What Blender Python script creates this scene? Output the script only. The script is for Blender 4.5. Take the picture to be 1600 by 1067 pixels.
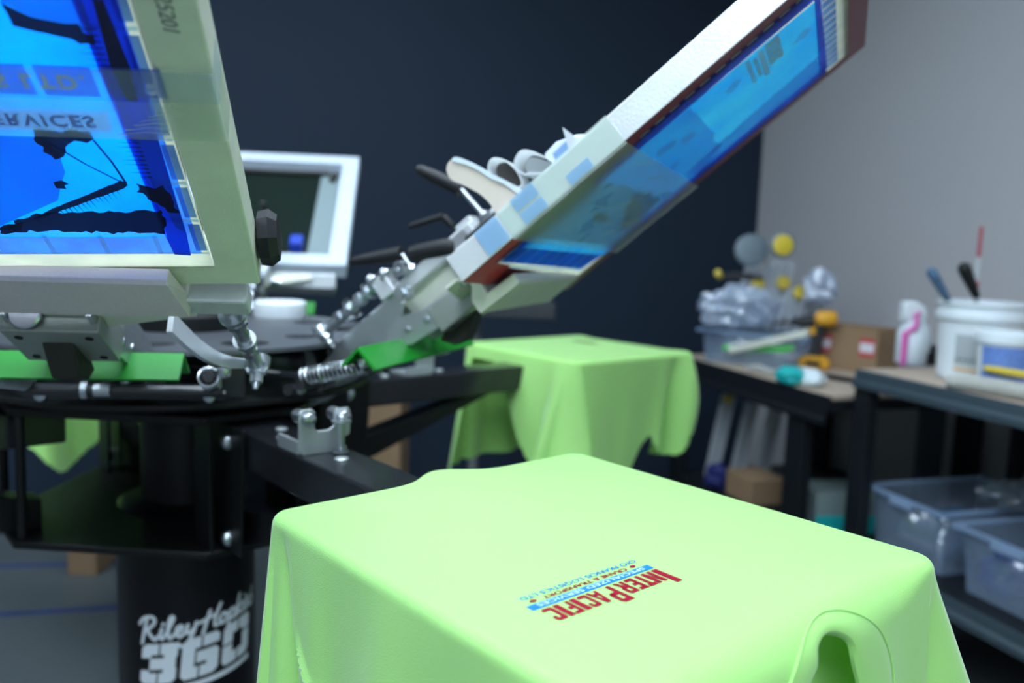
import bpy, bmesh, math, random
from mathutils import Vector, Matrix
random.seed(7)
PI = math.pi
for o in list(bpy.data.objects): bpy.data.objects.remove(o)
sc = bpy.context.scene
COL = sc.collection

# ------------------------------------------------------------ camera
FPX, CX, CY, ZC = 1303.7, 800.0, 533.5, 1.17
dn = Vector((-0.03451296, 0.99262268, 0.11622852)).normalized()      # down, in camera axes (x right, y down, z ahead)
up = -dn
fw = (Vector((0, 0, 1)) - up * up.z).normalized()
rt = fw.cross(up)
if rt.x < 0: rt = -rt
def cam2world(v): return Vector((v.dot(rt), v.dot(fw), v.dot(up)))
cam = bpy.data.cameras.new('camera'); camo = bpy.data.objects.new('camera', cam); COL.objects.link(camo)
ex, ey, ez = cam2world(Vector((1, 0, 0))), cam2world(Vector((0, -1, 0))), cam2world(Vector((0, 0, -1)))
M = Matrix((ex, ey, ez)).transposed().to_4x4(); M.translation = (0, 0, ZC); camo.matrix_world = M
cam.sensor_width = 36; cam.lens = FPX * 36 / 1600; cam.clip_start = .02
cam.dof.use_dof = True; cam.dof.focus_distance = .72; cam.dof.aperture_fstop = 3.2; cam.dof.aperture_blades = 9
sc.camera = camo
# ------------------------------------------------------------ world, exposure
wd = bpy.data.worlds.new('world'); sc.world = wd; wd.use_nodes = True
wd.node_tree.nodes['Background'].inputs[0].default_value = (.6, .75, 1, 1)
wd.node_tree.nodes['Background'].inputs[1].default_value = .05
sc.view_settings.view_transform = 'Standard'; sc.view_settings.look = 'None'
sc.view_settings.exposure = 0.0; sc.view_settings.gamma = 1; sc.view_settings.use_curve_mapping = False
LAMP = (.74, .88, 1.0)
# ceiling panels: (x, y, half x, half y, strength)
PANELS = [(-.3, .7, .6, .3, 22), (-.3, 2.1, .6, .25, 13), (1.3, 1.0, .15, .6, 9), (-2.2, 1.2, .3, .6, 18), (-.2, -1.3, .8, .4, 27)]  # last panel is an unseen fill, added to light surfaces facing the camera
CEIL = 2.75

# ------------------------------------------------------------ materials
def mat(name, col, rough=.5, metal=0, spec=.5, bump=0, bscale=200, var=0, vscale=20, sheen=0, coat=0, alpha=1, trans=0, emit=None, stretch=None):
    m = bpy.data.materials.new(name); m.use_nodes = True
    nt = m.node_tree; b = nt.nodes['Principled BSDF']; L = nt.links.new
    b.inputs['Base Color'].default_value = (*col, 1); b.inputs['Roughness'].default_value = rough
    b.inputs['Metallic'].default_value = metal; b.inputs['Specular IOR Level'].default_value = spec
    b.inputs['Sheen Weight'].default_value = sheen; b.inputs['Coat Weight'].default_value = coat
    if sheen: b.inputs['Sheen Roughness'].default_value = .35
    b.inputs['Alpha'].default_value = alpha; b.inputs['Transmission Weight'].default_value = trans
    if emit: b.inputs['Emission Color'].default_value = (*emit[:3], 1); b.inputs['Emission Strength'].default_value = emit[3]
    tc = nt.nodes.new('ShaderNodeTexCoord'); mp = nt.nodes.new('ShaderNodeMapping'); L(tc.outputs['Object'], mp.inputs[0])
    if stretch: mp.inputs['Scale'].default_value = stretch
    if bump:
        n = nt.nodes.new('ShaderNodeTexNoise'); n.inputs['Scale'].default_value = bscale; n.inputs['Detail'].default_value = 3; L(mp.outputs[0], n.inputs[0])
        bp = nt.nodes.new('ShaderNodeBump'); bp.inputs['Strength'].default_value = bump; bp.inputs['Distance'].default_value = .002
        L(n.outputs[0], bp.inputs['Height']); L(bp.outputs[0], b.inputs['Normal'])
    if var:
        n = nt.nodes.new('ShaderNodeTexNoise'); n.inputs['Scale'].default_value = vscale; n.inputs['Detail'].default_value = 4; L(mp.outputs[0], n.inputs[0])
        mx = nt.nodes.new('ShaderNodeMix'); mx.data_type = 'RGBA'
        mx.inputs[6].default_value = (*[c * (1 - var) for c in col], 1); mx.inputs[7].default_value = (*[min(1, c * (1 + var)) for c in col], 1)
        L(n.outputs[0], mx.inputs[0]); L(mx.outputs[2], b.inputs['Base Color'])
    return m
def film(name, col, opac, rough=.3, transl=.5, gloss=.06):
    """thin sheet: lets light through (transparent), scatters the rest in front and behind"""
    m = bpy.data.materials.new(name); m.use_nodes = True; nt = m.node_tree; nt.nodes.clear(); L = nt.links.new
    out = nt.nodes.new('ShaderNodeOutputMaterial'); tr = nt.nodes.new('ShaderNodeBsdfTransparent'); tl = nt.nodes.new('ShaderNodeBsdfTranslucent')
    df = nt.nodes.new('ShaderNodeBsdfDiffuse'); gl = nt.nodes.new('ShaderNodeBsdfGlossy'); gl.inputs['Roughness'].default_value = rough
    tl.inputs[0].default_value = (*col, 1); df.inputs[0].default_value = (*col, 1)
    a = nt.nodes.new('ShaderNodeMixShader'); a.inputs[0].default_value = transl; L(df.outputs[0], a.inputs[1]); L(tl.outputs[0], a.inputs[2])
    b = nt.nodes.new('ShaderNodeMixShader'); b.inputs[0].default_value = opac; L(tr.outputs[0], b.inputs[1]); L(a.outputs[0], b.inputs[2])
    c = nt.nodes.new('ShaderNodeMixShader'); c.inputs[0].default_value = gloss; L(b.outputs[0], c.inputs[1]); L(gl.outputs[0], c.inputs[2])
    L(c.outputs[0], out.inputs[0]); m['tint'] = 1
    return m, (a, tl, df)
def emulsion(name, c1, c2, scale=14, transl=.8, stretch=(1, 1, 1), gloss=.05):
    m, (a, tl, df) = film(name, c1, .97, .3, transl, gloss); nt = m.node_tree; L = nt.links.new
    tc = nt.nodes.new('ShaderNodeTexCoord'); mp = nt.nodes.new('ShaderNodeMapping'); mp.inputs['Scale'].default_value = stretch
    n = nt.nodes.new('ShaderNodeTexNoise'); n.inputs['Scale'].default_value = scale; n.inputs['Detail'].default_value = 5
    cr = nt.nodes.new('ShaderNodeValToRGB'); cr.color_ramp.elements[0].position = .35; cr.color_ramp.elements[1].position = .62
    cr.color_ramp.elements[0].color = (*c2, 1); cr.color_ramp.elements[1].color = (*c1, 1)
    L(tc.outputs['Object'], mp.inputs[0]); L(mp.outputs[0], n.inputs[0]); L(n.outputs[0], cr.inputs[0]); L(cr.outputs[0], tl.inputs[0]); L(cr.outputs[0], df.inputs[0])
    return m
M_ = {}
M_['lime'] = mat('lime_jersey', (.40, .75, .225), .75, spec=.25, bump=.25, bscale=900, sheen=.5)
M_['lime_rib'] = mat('lime_rib_knit', (.39, .74, .22), .8, spec=.2, bump=.2, bscale=500, sheen=.45, stretch=(1, 6, 1))
M_['block_grey'] = mat('machined_grey_block', (.30, .33, .31), .4, .6, bump=.1)
M_['alu_face'] = mat('satin_aluminium_angle', (.66, .58, .62), .5, .25, bump=.1, bscale=200, var=.08, vscale=30, stretch=(1, 12, 12))
M_['alu'] = mat('brushed_aluminium', (.55, .58, .6), .38, 1, bump=.15, bscale=300, var=.08, vscale=40)
M_['alu_dull'] = mat('dull_aluminium_tube', (.60, .62, .54), .6, .1, bump=.3, bscale=400, var=.12, vscale=30)
M_['alu_bright'] = mat('bright_aluminium_tube', (.60, .62, .65), .42, .5, bump=.2, bscale=300, var=.12, vscale=18)
M_['zinc'] = mat('zinc_plated_steel', (.50, .54, .58), .28, 1, var=.15, vscale=60)
M_['zinc_dull'] = mat('grey_zinc_plate', (.50, .54, .56), .42, .8, bump=.2, bscale=500)
M_['black'] = mat('black_powder_coat', (.003, .004, .005), .45, spec=.28, bump=.15, bscale=600)
M_['black_gloss'] = mat('black_gloss_steel', (.012, .013, .016), .2, spec=.6, bump=.05)
M_['disc'] = mat('carousel_disc_paint', (.05, .055, .065), .38, spec=.8, bump=.08)
M_['column'] = mat('column_black_paint', (.004, .004, .006), .35, spec=.25)
M_['rubber'] = mat('dark_rubber', (.022, .022, .018), .8, bump=.3)
M_['knob'] = mat('black_plastic', (.007, .008, .010), .5, spec=.3)
M_['green'] = mat('green_powder_coat', (.005, .19, .014), .45, spec=.3, bump=.1)
M_['blackhole'] = mat('black_interior', (.003, .003, .003), .9)
M_['maroon'] = mat('maroon_lacquer_tape', (.16, .012, .022), .45, bump=.2, bscale=150)
M_['red_tape'] = mat('red_lacquer', (.42, .03, .03), .4, bump=.2)
M_['white_ink'] = mat('white_lettering', (.72, .78, .82), .5)
M_['print_red'] = mat('crimson_plastisol_ink', (.27, .002, .020), .6, spec=.15)
M_['print_blue'] = mat('sky_blue_plastisol_ink', (.008, .17, .52), .6, spec=.2)
M_['print_white'] = mat('pale_plastisol_ink', (.52, .76, .66), .6)
M_['cyan'] = emulsion('cyan_blue_emulsion', (.0, .25, .98), (.0, .17, .85), 9, .9)
M_['cyan_r'] = emulsion('bright_blue_emulsion', (.02, .50, 1.0), (.0, .38, 1.0), 9, .97, gloss=.03)
M_['cyan_streak'] = emulsion('streaky_blue_emulsion', (.0, .30, .85), (.0, .15, .55), 26, .8, (1, .25, 1))
M_['deep'] = emulsion('deep_blue_emulsion', (.0, .06, .62), (.0, .03, .42), 18, .8)
M_['sq'] = emulsion('pale_blue_taped_mesh', (.13, .30, .68), (.08, .2, .55), 30, .7)
M_['sqd'] = emulsion('mid_blue_taped_mesh', (.02, .18, .66), (.02, .12, .5), 30, .7)
M_['cream'] = emulsion('cream_glued_mesh', (.62, .64, .50), (.52, .55, .44), 25, .5)
M_['line'] = film('clear_mesh_line', (.45, .68, .80), .9, transl=.7)[0]
M_['ink'] = film('navy_ink_residue', (.001, .004, .03), .985, transl=.3)[0]
M_['ink_mid'] = film('thin_blue_ink_film', (.0, .10, .42), .72, transl=.7)[0]
M_['tape_g'] = film('greenish_clear_tape', (.66, .76, .66), .42, transl=.6, gloss=.06)[0]
M_['tape_b'] = film('bluish_clear_tape', (.50, .66, .80), .30, transl=.6, gloss=.06)[0]
M_['tape_c'] = film('pale_clear_tape', (.66, .78, .72), .55, transl=.6, gloss=.05)[0]
M_['tape_sq'] = film('pale_blue_tape_square', (.28, .48, .72), .85, transl=.4)[0]
for k_ in ('lime', 'lime_rib'):      # jersey lets some light through
    nt = M_[k_].node_tree; b_ = nt.nodes['Principled BSDF']; tl = nt.nodes.new('ShaderNodeBsdfTranslucent'); tl.inputs[0].default_value = (.42, .85, .06, 1)
    mx = nt.nodes.new('ShaderNodeMixShader'); mx.inputs[0].default_value = .16; nt.links.new(b_.outputs[0], mx.inputs[1]); nt.links.new(tl.outputs[0], mx.inputs[2]); nt.links.new(mx.outputs[0], nt.nodes['Material Output'].inputs[0])
M_['wall_back'] = mat('navy_wall_paint', (.012, .022, .040), .75, spec=.22, bump=.1, bscale=120, var=.05, vscale=3)
M_['wall_grey'] = mat('grey_wall_paint', (.40, .40, .42), .85, bump=.15, bscale=150, var=.03, vscale=2)
M_['wall_white'] = mat('white_wall_paint', (.7, .7, .7), .9)
M_['ceil'] = mat('white_ceiling_paint', (.7, .7, .7), .9)
M_['floor'] = mat('sealed_concrete', (.10, .12, .13), .5, bump=.2, bscale=30, var=.25, vscale=4)
M_['bluetape'] = mat('blue_painters_tape', (.015, .04, .22), .6, var=.6, vscale=12)
M_['lampframe'] = mat('white_lamp_frame', (.8, .8, .8), .5)
M_['rack'] = mat('grey_rack_steel', (.05, .075, .095), .4, metal=.3, var=.1)
M_['rack_dark'] = mat('black_rack_steel', (.006, .008, .011), .5, spec=.3)
M_['wood'] = mat('particle_board', (.42, .34, .27), .75, bump=.4, bscale=150, var=.2, vscale=60)
M_['card'] = mat('brown_cardboard', (.25, .16, .09), .85, var=.1, vscale=12)
M_['card_d'] = mat('dark_brown_packing_tape', (.16, .10, .06), .85, var=.1, vscale=12)  # darker brown, for the packing tape strips
M_['label_red'] = mat('red_label', (.45, .03, .05), .6)
M_['label_white'] = mat('white_label', (.62, .60, .64), .6)
M_['white_pl'] = mat('white_plastic', (.68, .74, .78), .35, spec=.5)
M_['white_pl2'] = mat('milky_plastic', (.62, .70, .76), .4)
M_['pink'] = mat('pink_label', (.62, .12, .40), .5)
M_['blue_lab'] = mat('blue_label', (.01, .03, .35), .5)
M_['blue_print'] = mat('blue_printed_band', (.12, .22, .55), .55, var=.5, vscale=90)
M_['grey_lab'] = mat('grey_label', (.36, .40, .42), .6)
M_['yellow'] = mat('yellow_plastic', (.55, .42, .02), .45)
M_['drill_y'] = mat('amber_tool_plastic', (.62, .30, .01), .45)
M_['drill_k'] = mat('black_tool_rubber', (.01, .012, .014), .6)
M_['teal'] = mat('teal_printed_bag', (.01, .40, .40), .35, bump=.5, bscale=40)
M_['bagwhite'] = mat('white_printed_bag', (.62, .72, .76), .4, bump=.6, bscale=40)
M_['clearpl'] = film('clear_plastic_bin', (.42, .55, .72), .32, .15, .5, .12)[0]
M_['clearpl_rim'] = film('clear_plastic_rim', (.45, .60, .80), .7, .2, .5, .15)[0]
M_['bag'] = film('crumpled_clear_bag', (.66, .76, .92), .72, .2, .5, .16)[0]
M_['slat'] = film('clear_acrylic_slat', (.72, .76, .80), .8, .2, .5, .12)[0]
M_['slat_white'] = mat('frosted_white_slat', (.42, .46, .52), .35)
M_['slat_dark'] = mat('grey_slot_insert', (.12, .13, .14), .5)
M_['wheel_grey'] = mat('grey_plastic_wheel', (.12, .16, .19), .5)
M_['green_pl'] = mat('green_plastic_tool', (.10, .55, .12), .5)
M_['paper'] = mat('rag_paper_roll', (.36, .36, .33), .85, bump=.5, bscale=60, var=.2, vscale=30)
M_['steel'] = mat('steel_blade', (.5, .55, .58), .3, .9)
M_['blue_handle'] = mat('ink_stained_handle', (.06, .13, .22), .5, var=.5, vscale=60)
M_['red_pl'] = mat('red_tube', (.32, .05, .07), .5)
M_['beige'] = mat('beige_paddle', (.50, .44, .38), .6, var=.1)
M_['clearwhite'] = film('white_tape_curl', (.75, .78, .80), .8, .3, .6, .1)[0]
M_['darkcurl'] = mat('dark_adhesive_side', (.06, .055, .05), .3)
M_['mesh_dark'] = film('dark_green_mesh', (.014, .026, .021), .95, transl=.4, gloss=.012)[0]
M_['whitetape'] = mat('white_taped_frame', (.50, .57, .66), .6, bump=.6, bscale=30, var=.12, vscale=20)
M_['frost'] = film('frosted_mesh', (.42, .52, .54), .85, transl=.5)[0]
M_['bluebit'] = mat('blue_plastic', (.01, .05, .45), .4)
M_['pole'] = mat('grey_painted_pole', (.16, .18, .19), .5, metal=.3)
M_['dryer'] = mat('dark_sheet_metal', (.02, .024, .03), .5)
M_['lamp'] = mat('lamp_diffuser', (.8, .8, .8), .5)

# ------------------------------------------------------------ helpers
def ray(x, y): return cam2world(Vector(((x - CX) / FPX, (y - CY) / FPX, 1)))
CAM = Vector((0, 0, ZC))
def atz(x, y, z): r = ray(x, y); return CAM + r * ((z - ZC) / r.z)
def aty(x, y, Y): r = ray(x, y); return CAM + r * (Y / r.y)
WV = Vector((-0.30512, 0.95231, 0)); E1 = Vector((0.95231, 0.30512, 0)); UP = Vector((0, 0, 1))
def RM(p, q, z): return E1 * p + WV * q + UP * z
RMAT = Matrix((E1, WV, UP)).transposed()

def link(o, parent=None, kind=None):
    COL.objects.link(o)
    if parent: o.parent = parent
    if kind: o['kind'] = kind
    return o
def obj(name, bm, m, parent=None, smooth=True, bevel=0, label=None, keep=False):
    bmesh.ops.remove_doubles(bm, verts=bm.verts, dist=1e-6) if not keep else None
    bmesh.ops.recalc_face_normals(bm, faces=bm.faces)
    me = bpy.data.meshes.new(name); bm.to_mesh(me); bm.free()
    ms = m if isinstance(m, (list, tuple)) else [m]
    for k in ms: me.materials.append(M_[k] if isinstance(k, str) else k)
    if smooth:
        for p in me.polygons: p.use_smooth = True
        try: me.set_sharp_from_angle(angle=math.radians(35))
        except Exception: pass
    o = bpy.data.objects.new(name, me); link(o, parent)
    if bevel:
        b = o.modifiers.new('bevel', 'BEVEL'); b.width = bevel; b.segments = 2; b.limit_method = 'ANGLE'; b.angle_limit = math.radians(40)
    if label: o['label'] = label
    return o
def tag(o, label, cat, group=None):
    o['label'] = label; o['category'] = cat
    if group: o['group'] = group
    return o
def thing(name, label, cat, loc=(0, 0, 0), rot=None, group=None):
    o = bpy.data.objects.new(name, None); COL.objects.link(o); o.empty_display_size = .05
    mw = (rot.to_4x4() if rot else Matrix.Identity(4)); mw.translation = Vector(loc); o.matrix_world = mw
    return tag(o, label, cat, group)
def struct(o): o['kind'] = 'structure'; return o
def BM(): return bmesh.new()
def box(bm, c, s, R=None, mi=0):
    c = Vector(c); r = []
    vs = []
    for dx in (-.5, .5):
        for dy in (-.5, .5):
            for dz in (-.5, .5):
                v = Vector((dx * s[0], dy * s[1], dz * s[2]))
                if R: v = R @ v
                vs.append(bm.verts.new(c + v))
    for f in ((0, 1, 3, 2), (4, 6, 7, 5), (0, 4, 5, 1), (2, 3, 7, 6), (0, 2, 6, 4), (1, 5, 7, 3)):
        fc = bm.faces.new([vs[i] for i in f]); fc.material_index = mi
def frameof(d):
    d = Vector(d).normalized(); a = Vector((0, 0, 1)) if abs(d.z) < .9 else Vector((1, 0, 0))
    u = d.cross(a).normalized(); return u, d.cross(u).normalized(), d
def cyl(bm, a, b, r0, r1=None, n=20, mi=0, cap=True):
    a, b = Vector(a), Vector(b); r1 = r0 if r1 is None else r1; u, v, d = frameof(b - a)
    A = [bm.verts.new(a + (u * math.cos(2 * PI * i / n) + v * math.sin(2 * PI * i / n)) * r0) for i in range(n)]
    B = [bm.verts.new(b + (u * math.cos(2 * PI * i / n) + v * math.sin(2 * PI * i / n)) * r1) for i in range(n)]
    for i in range(n):
        f = bm.faces.new((A[i], A[(i + 1) % n], B[(i + 1) % n], B[i])); f.material_index = mi
    if cap:
        bm.faces.new(A[::-1]).material_index = mi; bm.faces.new(B).material_index = mi
def tube(bm, pts, r, n=12, mi=0):
    pts = [Vector(p) for p in pts]; rings = []; u0 = None
    for i, p in enumerate(pts):
        d = (pts[min(i + 1, len(pts) - 1)] - pts[max(i - 1, 0)]).normalized()
        if u0 is None: u0, _, _ = frameof(d)
        u = (u0 - d * u0.dot(d)).normalized(); v = d.cross(u); u0 = u
        rr = r[i] if isinstance(r, (list, tuple)) else r
        rings.append([bm.verts.new(p + (u * math.cos(2 * PI * k / n) + v * math.sin(2 * PI * k / n)) * rr) for k in range(n)])
    for a, b in zip(rings, rings[1:]):
        for k in range(n): bm.faces.new((a[k], a[(k + 1) % n], b[(k + 1) % n], b[k])).material_index = mi
    bm.faces.new(rings[0][::-1]).material_index = mi; bm.faces.new(rings[-1]).material_index = mi
def lathe(bm, prof, c=(0, 0, 0), ax=(0, 0, 1), n=32, mi=0, close=False):
    c = Vector(c); u, v, d = frameof(ax); rings = []
    for r, z in prof:
        rings.append([bm.verts.new(c + d * z + (u * math.cos(2 * PI * k / n) + v * math.sin(2 * PI * k / n)) * max(r, 1e-5)) for k in range(n)])
    for a, b in zip(rings, rings[1:]):
        for k in range(n): bm.faces.new((a[k], a[(k + 1) % n], b[(k + 1) % n], b[k])).material_index = mi
    bm.faces.new(rings[0][::-1]).material_index = mi; bm.faces.new(rings[-1]).material_index = mi
def prism(bm, poly, f, mi=0):
    """poly: 2-D points; f(p, k) gives the 3-D point on side k=0/1"""
    A = [bm.verts.new(f(p, 0)) for p in poly]; B = [bm.verts.new(f(p, 1)) for p in poly]; n = len(poly)
    for i in range(n): bm.faces.new((A[i], A[(i + 1) % n], B[(i + 1) % n], B[i])).material_index = mi
    bm.faces.new(A[::-1]).material_index = mi; bm.faces.new(B).material_index = mi
def hexbolt(bm, c, ax, r=.008, h=.006, washer=True, stud=0):
    c = Vector(c); d = Vector(ax).normalized()
    if washer: cyl(bm, c, c + d * h * .3, r * 1.5, n=24)
    cyl(bm, c + d * h * .3, c + d * h * 1.2, r, n=6); lathe(bm, [(r * .8, 0), (r * .8, h * .2), (r * .3, h * .35)], c + d * h * 1.2, d, 12)
    if stud: cyl(bm, c + d * h, c + d * (h + stud), r * .5, n=12)
def dome(bm, c, ax, r, h):
    lathe(bm, [(r, 0), (r, h * .3), (r * .85, h * .7), (r * .45, h * .95), (0.0005, h)], c, ax, 20)
def text(name, body, size, m, F, parent=None, sx=1, shear=0, bold=0, ext=.0002, align='LEFT', lift=0, label=None, wrap=None, spacing=1):
    """F: 4x4 placing x right / y up / z out of the writing"""
    cu = bpy.data.curves.new(name, 'FONT'); cu.body = body; cu.size = size; cu.shear = shear; cu.offset = bold; cu.extrude = ext if not wrap else 0
    cu.align_x = align; cu.resolution_u = 4; cu.space_character = spacing
    t = bpy.data.objects.new(name, cu); COL.objects.link(t)
    dg = bpy.context.evaluated_depsgraph_get(); dg.update()
    me = bpy.data.meshes.new_from_object(t.evaluated_get(dg)); bpy.data.objects.remove(t)
    me.name = name; me.materials.clear(); me.materials.append(M_[m])
    for v in me.vertices:
        p = Vector((v.co.x * sx, v.co.y, v.co.z + lift)); v.co = wrap(p) if wrap else F @ p
    o = bpy.data.objects.new(name, me); link(o, parent)
    if label: o['label'] = label
    return o
def FR(o, x, y):   # frame from origin and two axes
    x, y = Vector(x).normalized(), Vector(y).normalized(); z = x.cross(y); m = Matrix((x, y, z)).transposed().to_4x4(); m.translation = Vector(o); return m

# ------------------------------------------------------------ room
WP, WQ = 2.35, 3.52
def wall(name, a, b, m, th=.1):
    a, b = Vector(a), Vector(b); d = (b - a).normalized(); nrm = Vector((d.y, -d.x, 0))
    bm = BM(); prism(bm, [(0, 0), ((b - a).length, 0), ((b - a).length, CEIL), (0, CEIL)], lambda p, k: a + d * p[0] + UP * p[1] + nrm * th * k)
    return struct(obj(name, bm, m, smooth=False))
P0, Q0 = -4.4, -2.8
c1, c2, c3, c4 = RM(P0, WQ, 0), RM(WP, WQ, 0), RM(WP, Q0, 0), RM(P0, Q0, 0)
wall('wall_back', c1, c2, 'wall_back', -.1); wall('wall_right', c2, c3, 'wall_grey', -.1)
wall('wall_front', c3, c4, 'wall_white', -.1); wall('wall_left', c4, c1, 'wall_white', -.1)
cc = RM((P0 + WP) / 2, (Q0 + WQ) / 2, 0)
bm = BM(); box(bm, cc - UP * .05, (WP - P0, WQ - Q0, .1), RMAT); struct(obj('floor', bm, 'floor', smooth=False))
bm = BM(); box(bm, cc + UP * (CEIL + .05), (WP - P0, WQ - Q0, .1), RMAT); struct(obj('ceiling', bm, 'ceil', smooth=False))
for i, (px, py, hx, hy, st) in enumerate(PANELS):
    t = thing('ceiling_light', ['rectangular ceiling lamp over the near shirt', 'rectangular ceiling lamp over the far side of the press', 'long narrow ceiling lamp above the shelves', 'ceiling lamp by the left wall', 'unseen fill lamp added at the ceiling behind the camera'][i], 'lamp', (px, py, CEIL))
    b = BM(); box(b, (0, 0, -.014), (hx * 2 + .04, hy * 2 + .04, .026)); obj('frame', b, 'lampframe', t, smooth=False)
    lm = mat('lit_diffuser', (.8, .8, .8), .5, emit=(*LAMP, st))
    b = BM(); box(b, (0, 0, -.031), (hx * 2, hy * 2, .006)); obj('diffuser', b, lm, t, smooth=False)

# ------------------------------------------------------------ press
PC = Vector((-0.571, 1.446, 0))
def polar(az): a = math.radians(az); return Vector((math.cos(a), math.sin(a), 0)), Vector((-math.sin(a), math.cos(a), 0))
ARMS = [-48.72, 40.5, 131.3, 221.3]
press = thing('screen_printing_press', 'black rotary screen printing press on a round column with white lettering', 'printing press', PC)
b = BM(); lathe(b, [(.30, 0), (.30, .02), (.125, .03), (.1165, .04), (.1165, .70), (.10, .71)], n=64)
column = obj('column', b, 'column', press)
# lettering wrapped round the column
def wrapcol(az, z0, R=.1172, tilt=0.0):
    def f(p):
        a = math.radians(az) + p.x / R
        return Vector((math.cos(a) * (R + p.z), math.sin(a) * (R + p.z), z0 + p.y + tilt * p.x))
    return f
AZT = math.degrees(math.atan2(-PC.y, -PC.x)) + 3   # faces the camera
AZT -= 3
wf0 = wrapcol(AZT, .497, .1176, 0.12)
def stroke2d(b, pts, w, F, n=5):
    P = [Vector((x, y)) for x, y in pts]; S = []
    for i in range(len(P) - 1):      # Catmull-Rom
        p0, p1, p2, p3 = P[max(i - 1, 0)], P[i], P[i + 1], P[min(i + 2, len(P) - 1)]
        for k in range(n):
            t = k / n; S.append(.5 * ((2 * p1) + (p2 - p0) * t + (2 * p0 - 5 * p1 + 4 * p2 - p3) * t * t + (3 * p1 - p0 - 3 * p2 + p3) * t ** 3))
    S.append(P[-1]); L_, R_ = [], []
    for i, q in enumerate(S):
        d = (S[min(i + 1, len(S) - 1)] - S[max(i - 1, 0)]); d = d.normalized() if d.length else Vector((1, 0)); nn = Vector((-d.y, d.x)) * w / 2
        L_.append(b.verts.new(F(q + nn))); R_.append(b.verts.new(F(q - nn)))
    for i in range(len(S) - 1): b.faces.new((R_[i], R_[i + 1], L_[i + 1], L_[i]))
    for q, end in ((S[0], 0), (S[-1], 1)):
        c = [b.verts.new(F(q + Vector((math.cos(t), math.sin(t))) * w / 2)) for t in [2 * PI * k / 10 for k in range(10)]]; b.faces.new(c)
SCRIPT = [  # brush-script strokes: x, y in x-heights
  [(.35, 1.9), (.1, .8), (-.15, -.3)], [(-.35, 1.5), (.1, 2.05), (.9, 2.1), (1.1, 1.6), (.55, 1.05), (.3, 1.0)], [(.3, 1.0), (.75, .35), (1.1, .0), (1.4, .3)],
  [(1.75, .95), (1.6, .35), (1.75, .02), (2.05, .35)], [(1.85, 1.35), (1.9, 1.4)],
  [(2.05, .35), (2.75, 1.7), (2.55, 1.95), (2.3, 1.1), (2.35, .1), (2.65, .1), (2.9, .4)],
  [(2.9, .4), (3.4, .6), (3.45, .95), (3.1, .9), (3.0, .35), (3.3, .0), (3.75, .35)],
  [(3.95, .95), (3.85, .4), (4.05, .15), (4.4, .45)], [(4.7, 1.0), (4.35, .0), (3.8, -.85), (3.3, -.9), (3.1, -.6)],
  [(5.9, 1.7), (5.55, .7), (5.25, -.25)], [(5.0, .85), (5.8, 1.05), (6.5, 1.2)], [(6.9, 2.0), (6.45, 1.1), (6.3, .2), (6.6, .1)],
  [(7.1, .95), (6.8, .6), (6.95, .08), (7.35, .2), (7.45, .7), (7.15, .95), (7.6, .75)],
  [(7.95, .95), (7.75, .1), (7.55, -.7)], [(7.85, .6), (8.2, .95), (8.45, .7), (8.25, .1), (7.9, .15)],
  [(9.05, 1.9), (8.75, .9), (8.6, .0)], [(9.35, .95), (8.8, .5), (9.1, .1), (9.4, .15)],
  [(9.65, .9), (9.55, .2), (9.8, .1)], [(9.8, 1.35), (9.85, 1.4)],
  [(10.1, .95), (10.0, .05)], [(10.05, .55), (10.35, .95), (10.5, .7), (10.4, .1), (10.65, .1)],
  [(11.2, 1.5), (10.95, .95), (11.2, .45), (11.1, .0), (10.75, .05)]]
b = BM(); ks = .0188
for st in SCRIPT: stroke2d(b, st, .32, lambda q: wf0(Vector((-.075 + q.x * ks, q.y * ks, 0))))
obj('script_lettering', b, 'white_ink', column, smooth=False, keep=True)
b = BM(); wf = wrapcol(AZT, .418, .1174, 0.12)
def seg(x0, y0, x1, y1, ch=()):
    c = .007
    pts = [(x0 + (c if 'bl' in ch else 0), y0), (x1 - (c if 'br' in ch else 0), y0), (x1, y0 + (c if 'br' in ch else 0)), (x1, y1 - (c if 'tr' in ch else 0)), (x1 - (c if 'tr' in ch else 0), y1), (x0 + (c if 'tl' in ch else 0), y1), (x0, y1 - (c if 'tl' in ch else 0)), (x0, y0 + (c if 'bl' in ch else 0))]
    q = []
    for p in pts:
        if not q or (abs(p[0] - q[-1][0]) + abs(p[1] - q[-1][1])) > 1e-6: q.append(p)
    if (abs(q[0][0] - q[-1][0]) + abs(q[0][1] - q[-1][1])) < 1e-6: q.pop()
    b.faces.new([b.verts.new((x + (y) * .10, y, 0)) for x, y in q])
H, w_, s_, g_ = .071, .062, .0195, .003
x = -.084
hh = .0062; mt = (H - 2 * s_ - 2 * hh)
seg(x, H - s_, x + .030, H, ('tl',)); seg(x, H - s_ - hh + .001, x + .018, H - s_); seg(x + .030 + g_, H - s_, x + w_, H, ('tr',)); seg(x + .040, s_ + hh + mt, x + w_, H - s_)
seg(x + .016, s_ + hh, x + w_ - .002, s_ + hh + mt); seg(x + .040, s_, x + w_, s_ + hh); seg(x + .030 + g_, 0, x + w_, s_, ('br',)); seg(x, 0, x + .030, s_, ('bl',)); seg(x, s_, x + .016, s_ + hh - .001)
x += w_ + .007
seg(x, s_, x + .021, H - s_); seg(x, H - s_, x + .030, H, ('tl',)); seg(x + .030 + g_, H - s_, x + w_, H, ('tr',)); seg(x, 0, x + .028, s_, ('bl',)); seg(x + .028 + g_, 0, x + w_, s_, ('br',)); seg(x + w_ - .021, s_, x + w_, s_ + hh + mt, ('tr',)); seg(x + .024, s_ + hh, x + w_ - .021, s_ + hh + mt)
x += w_ + .007
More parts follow.
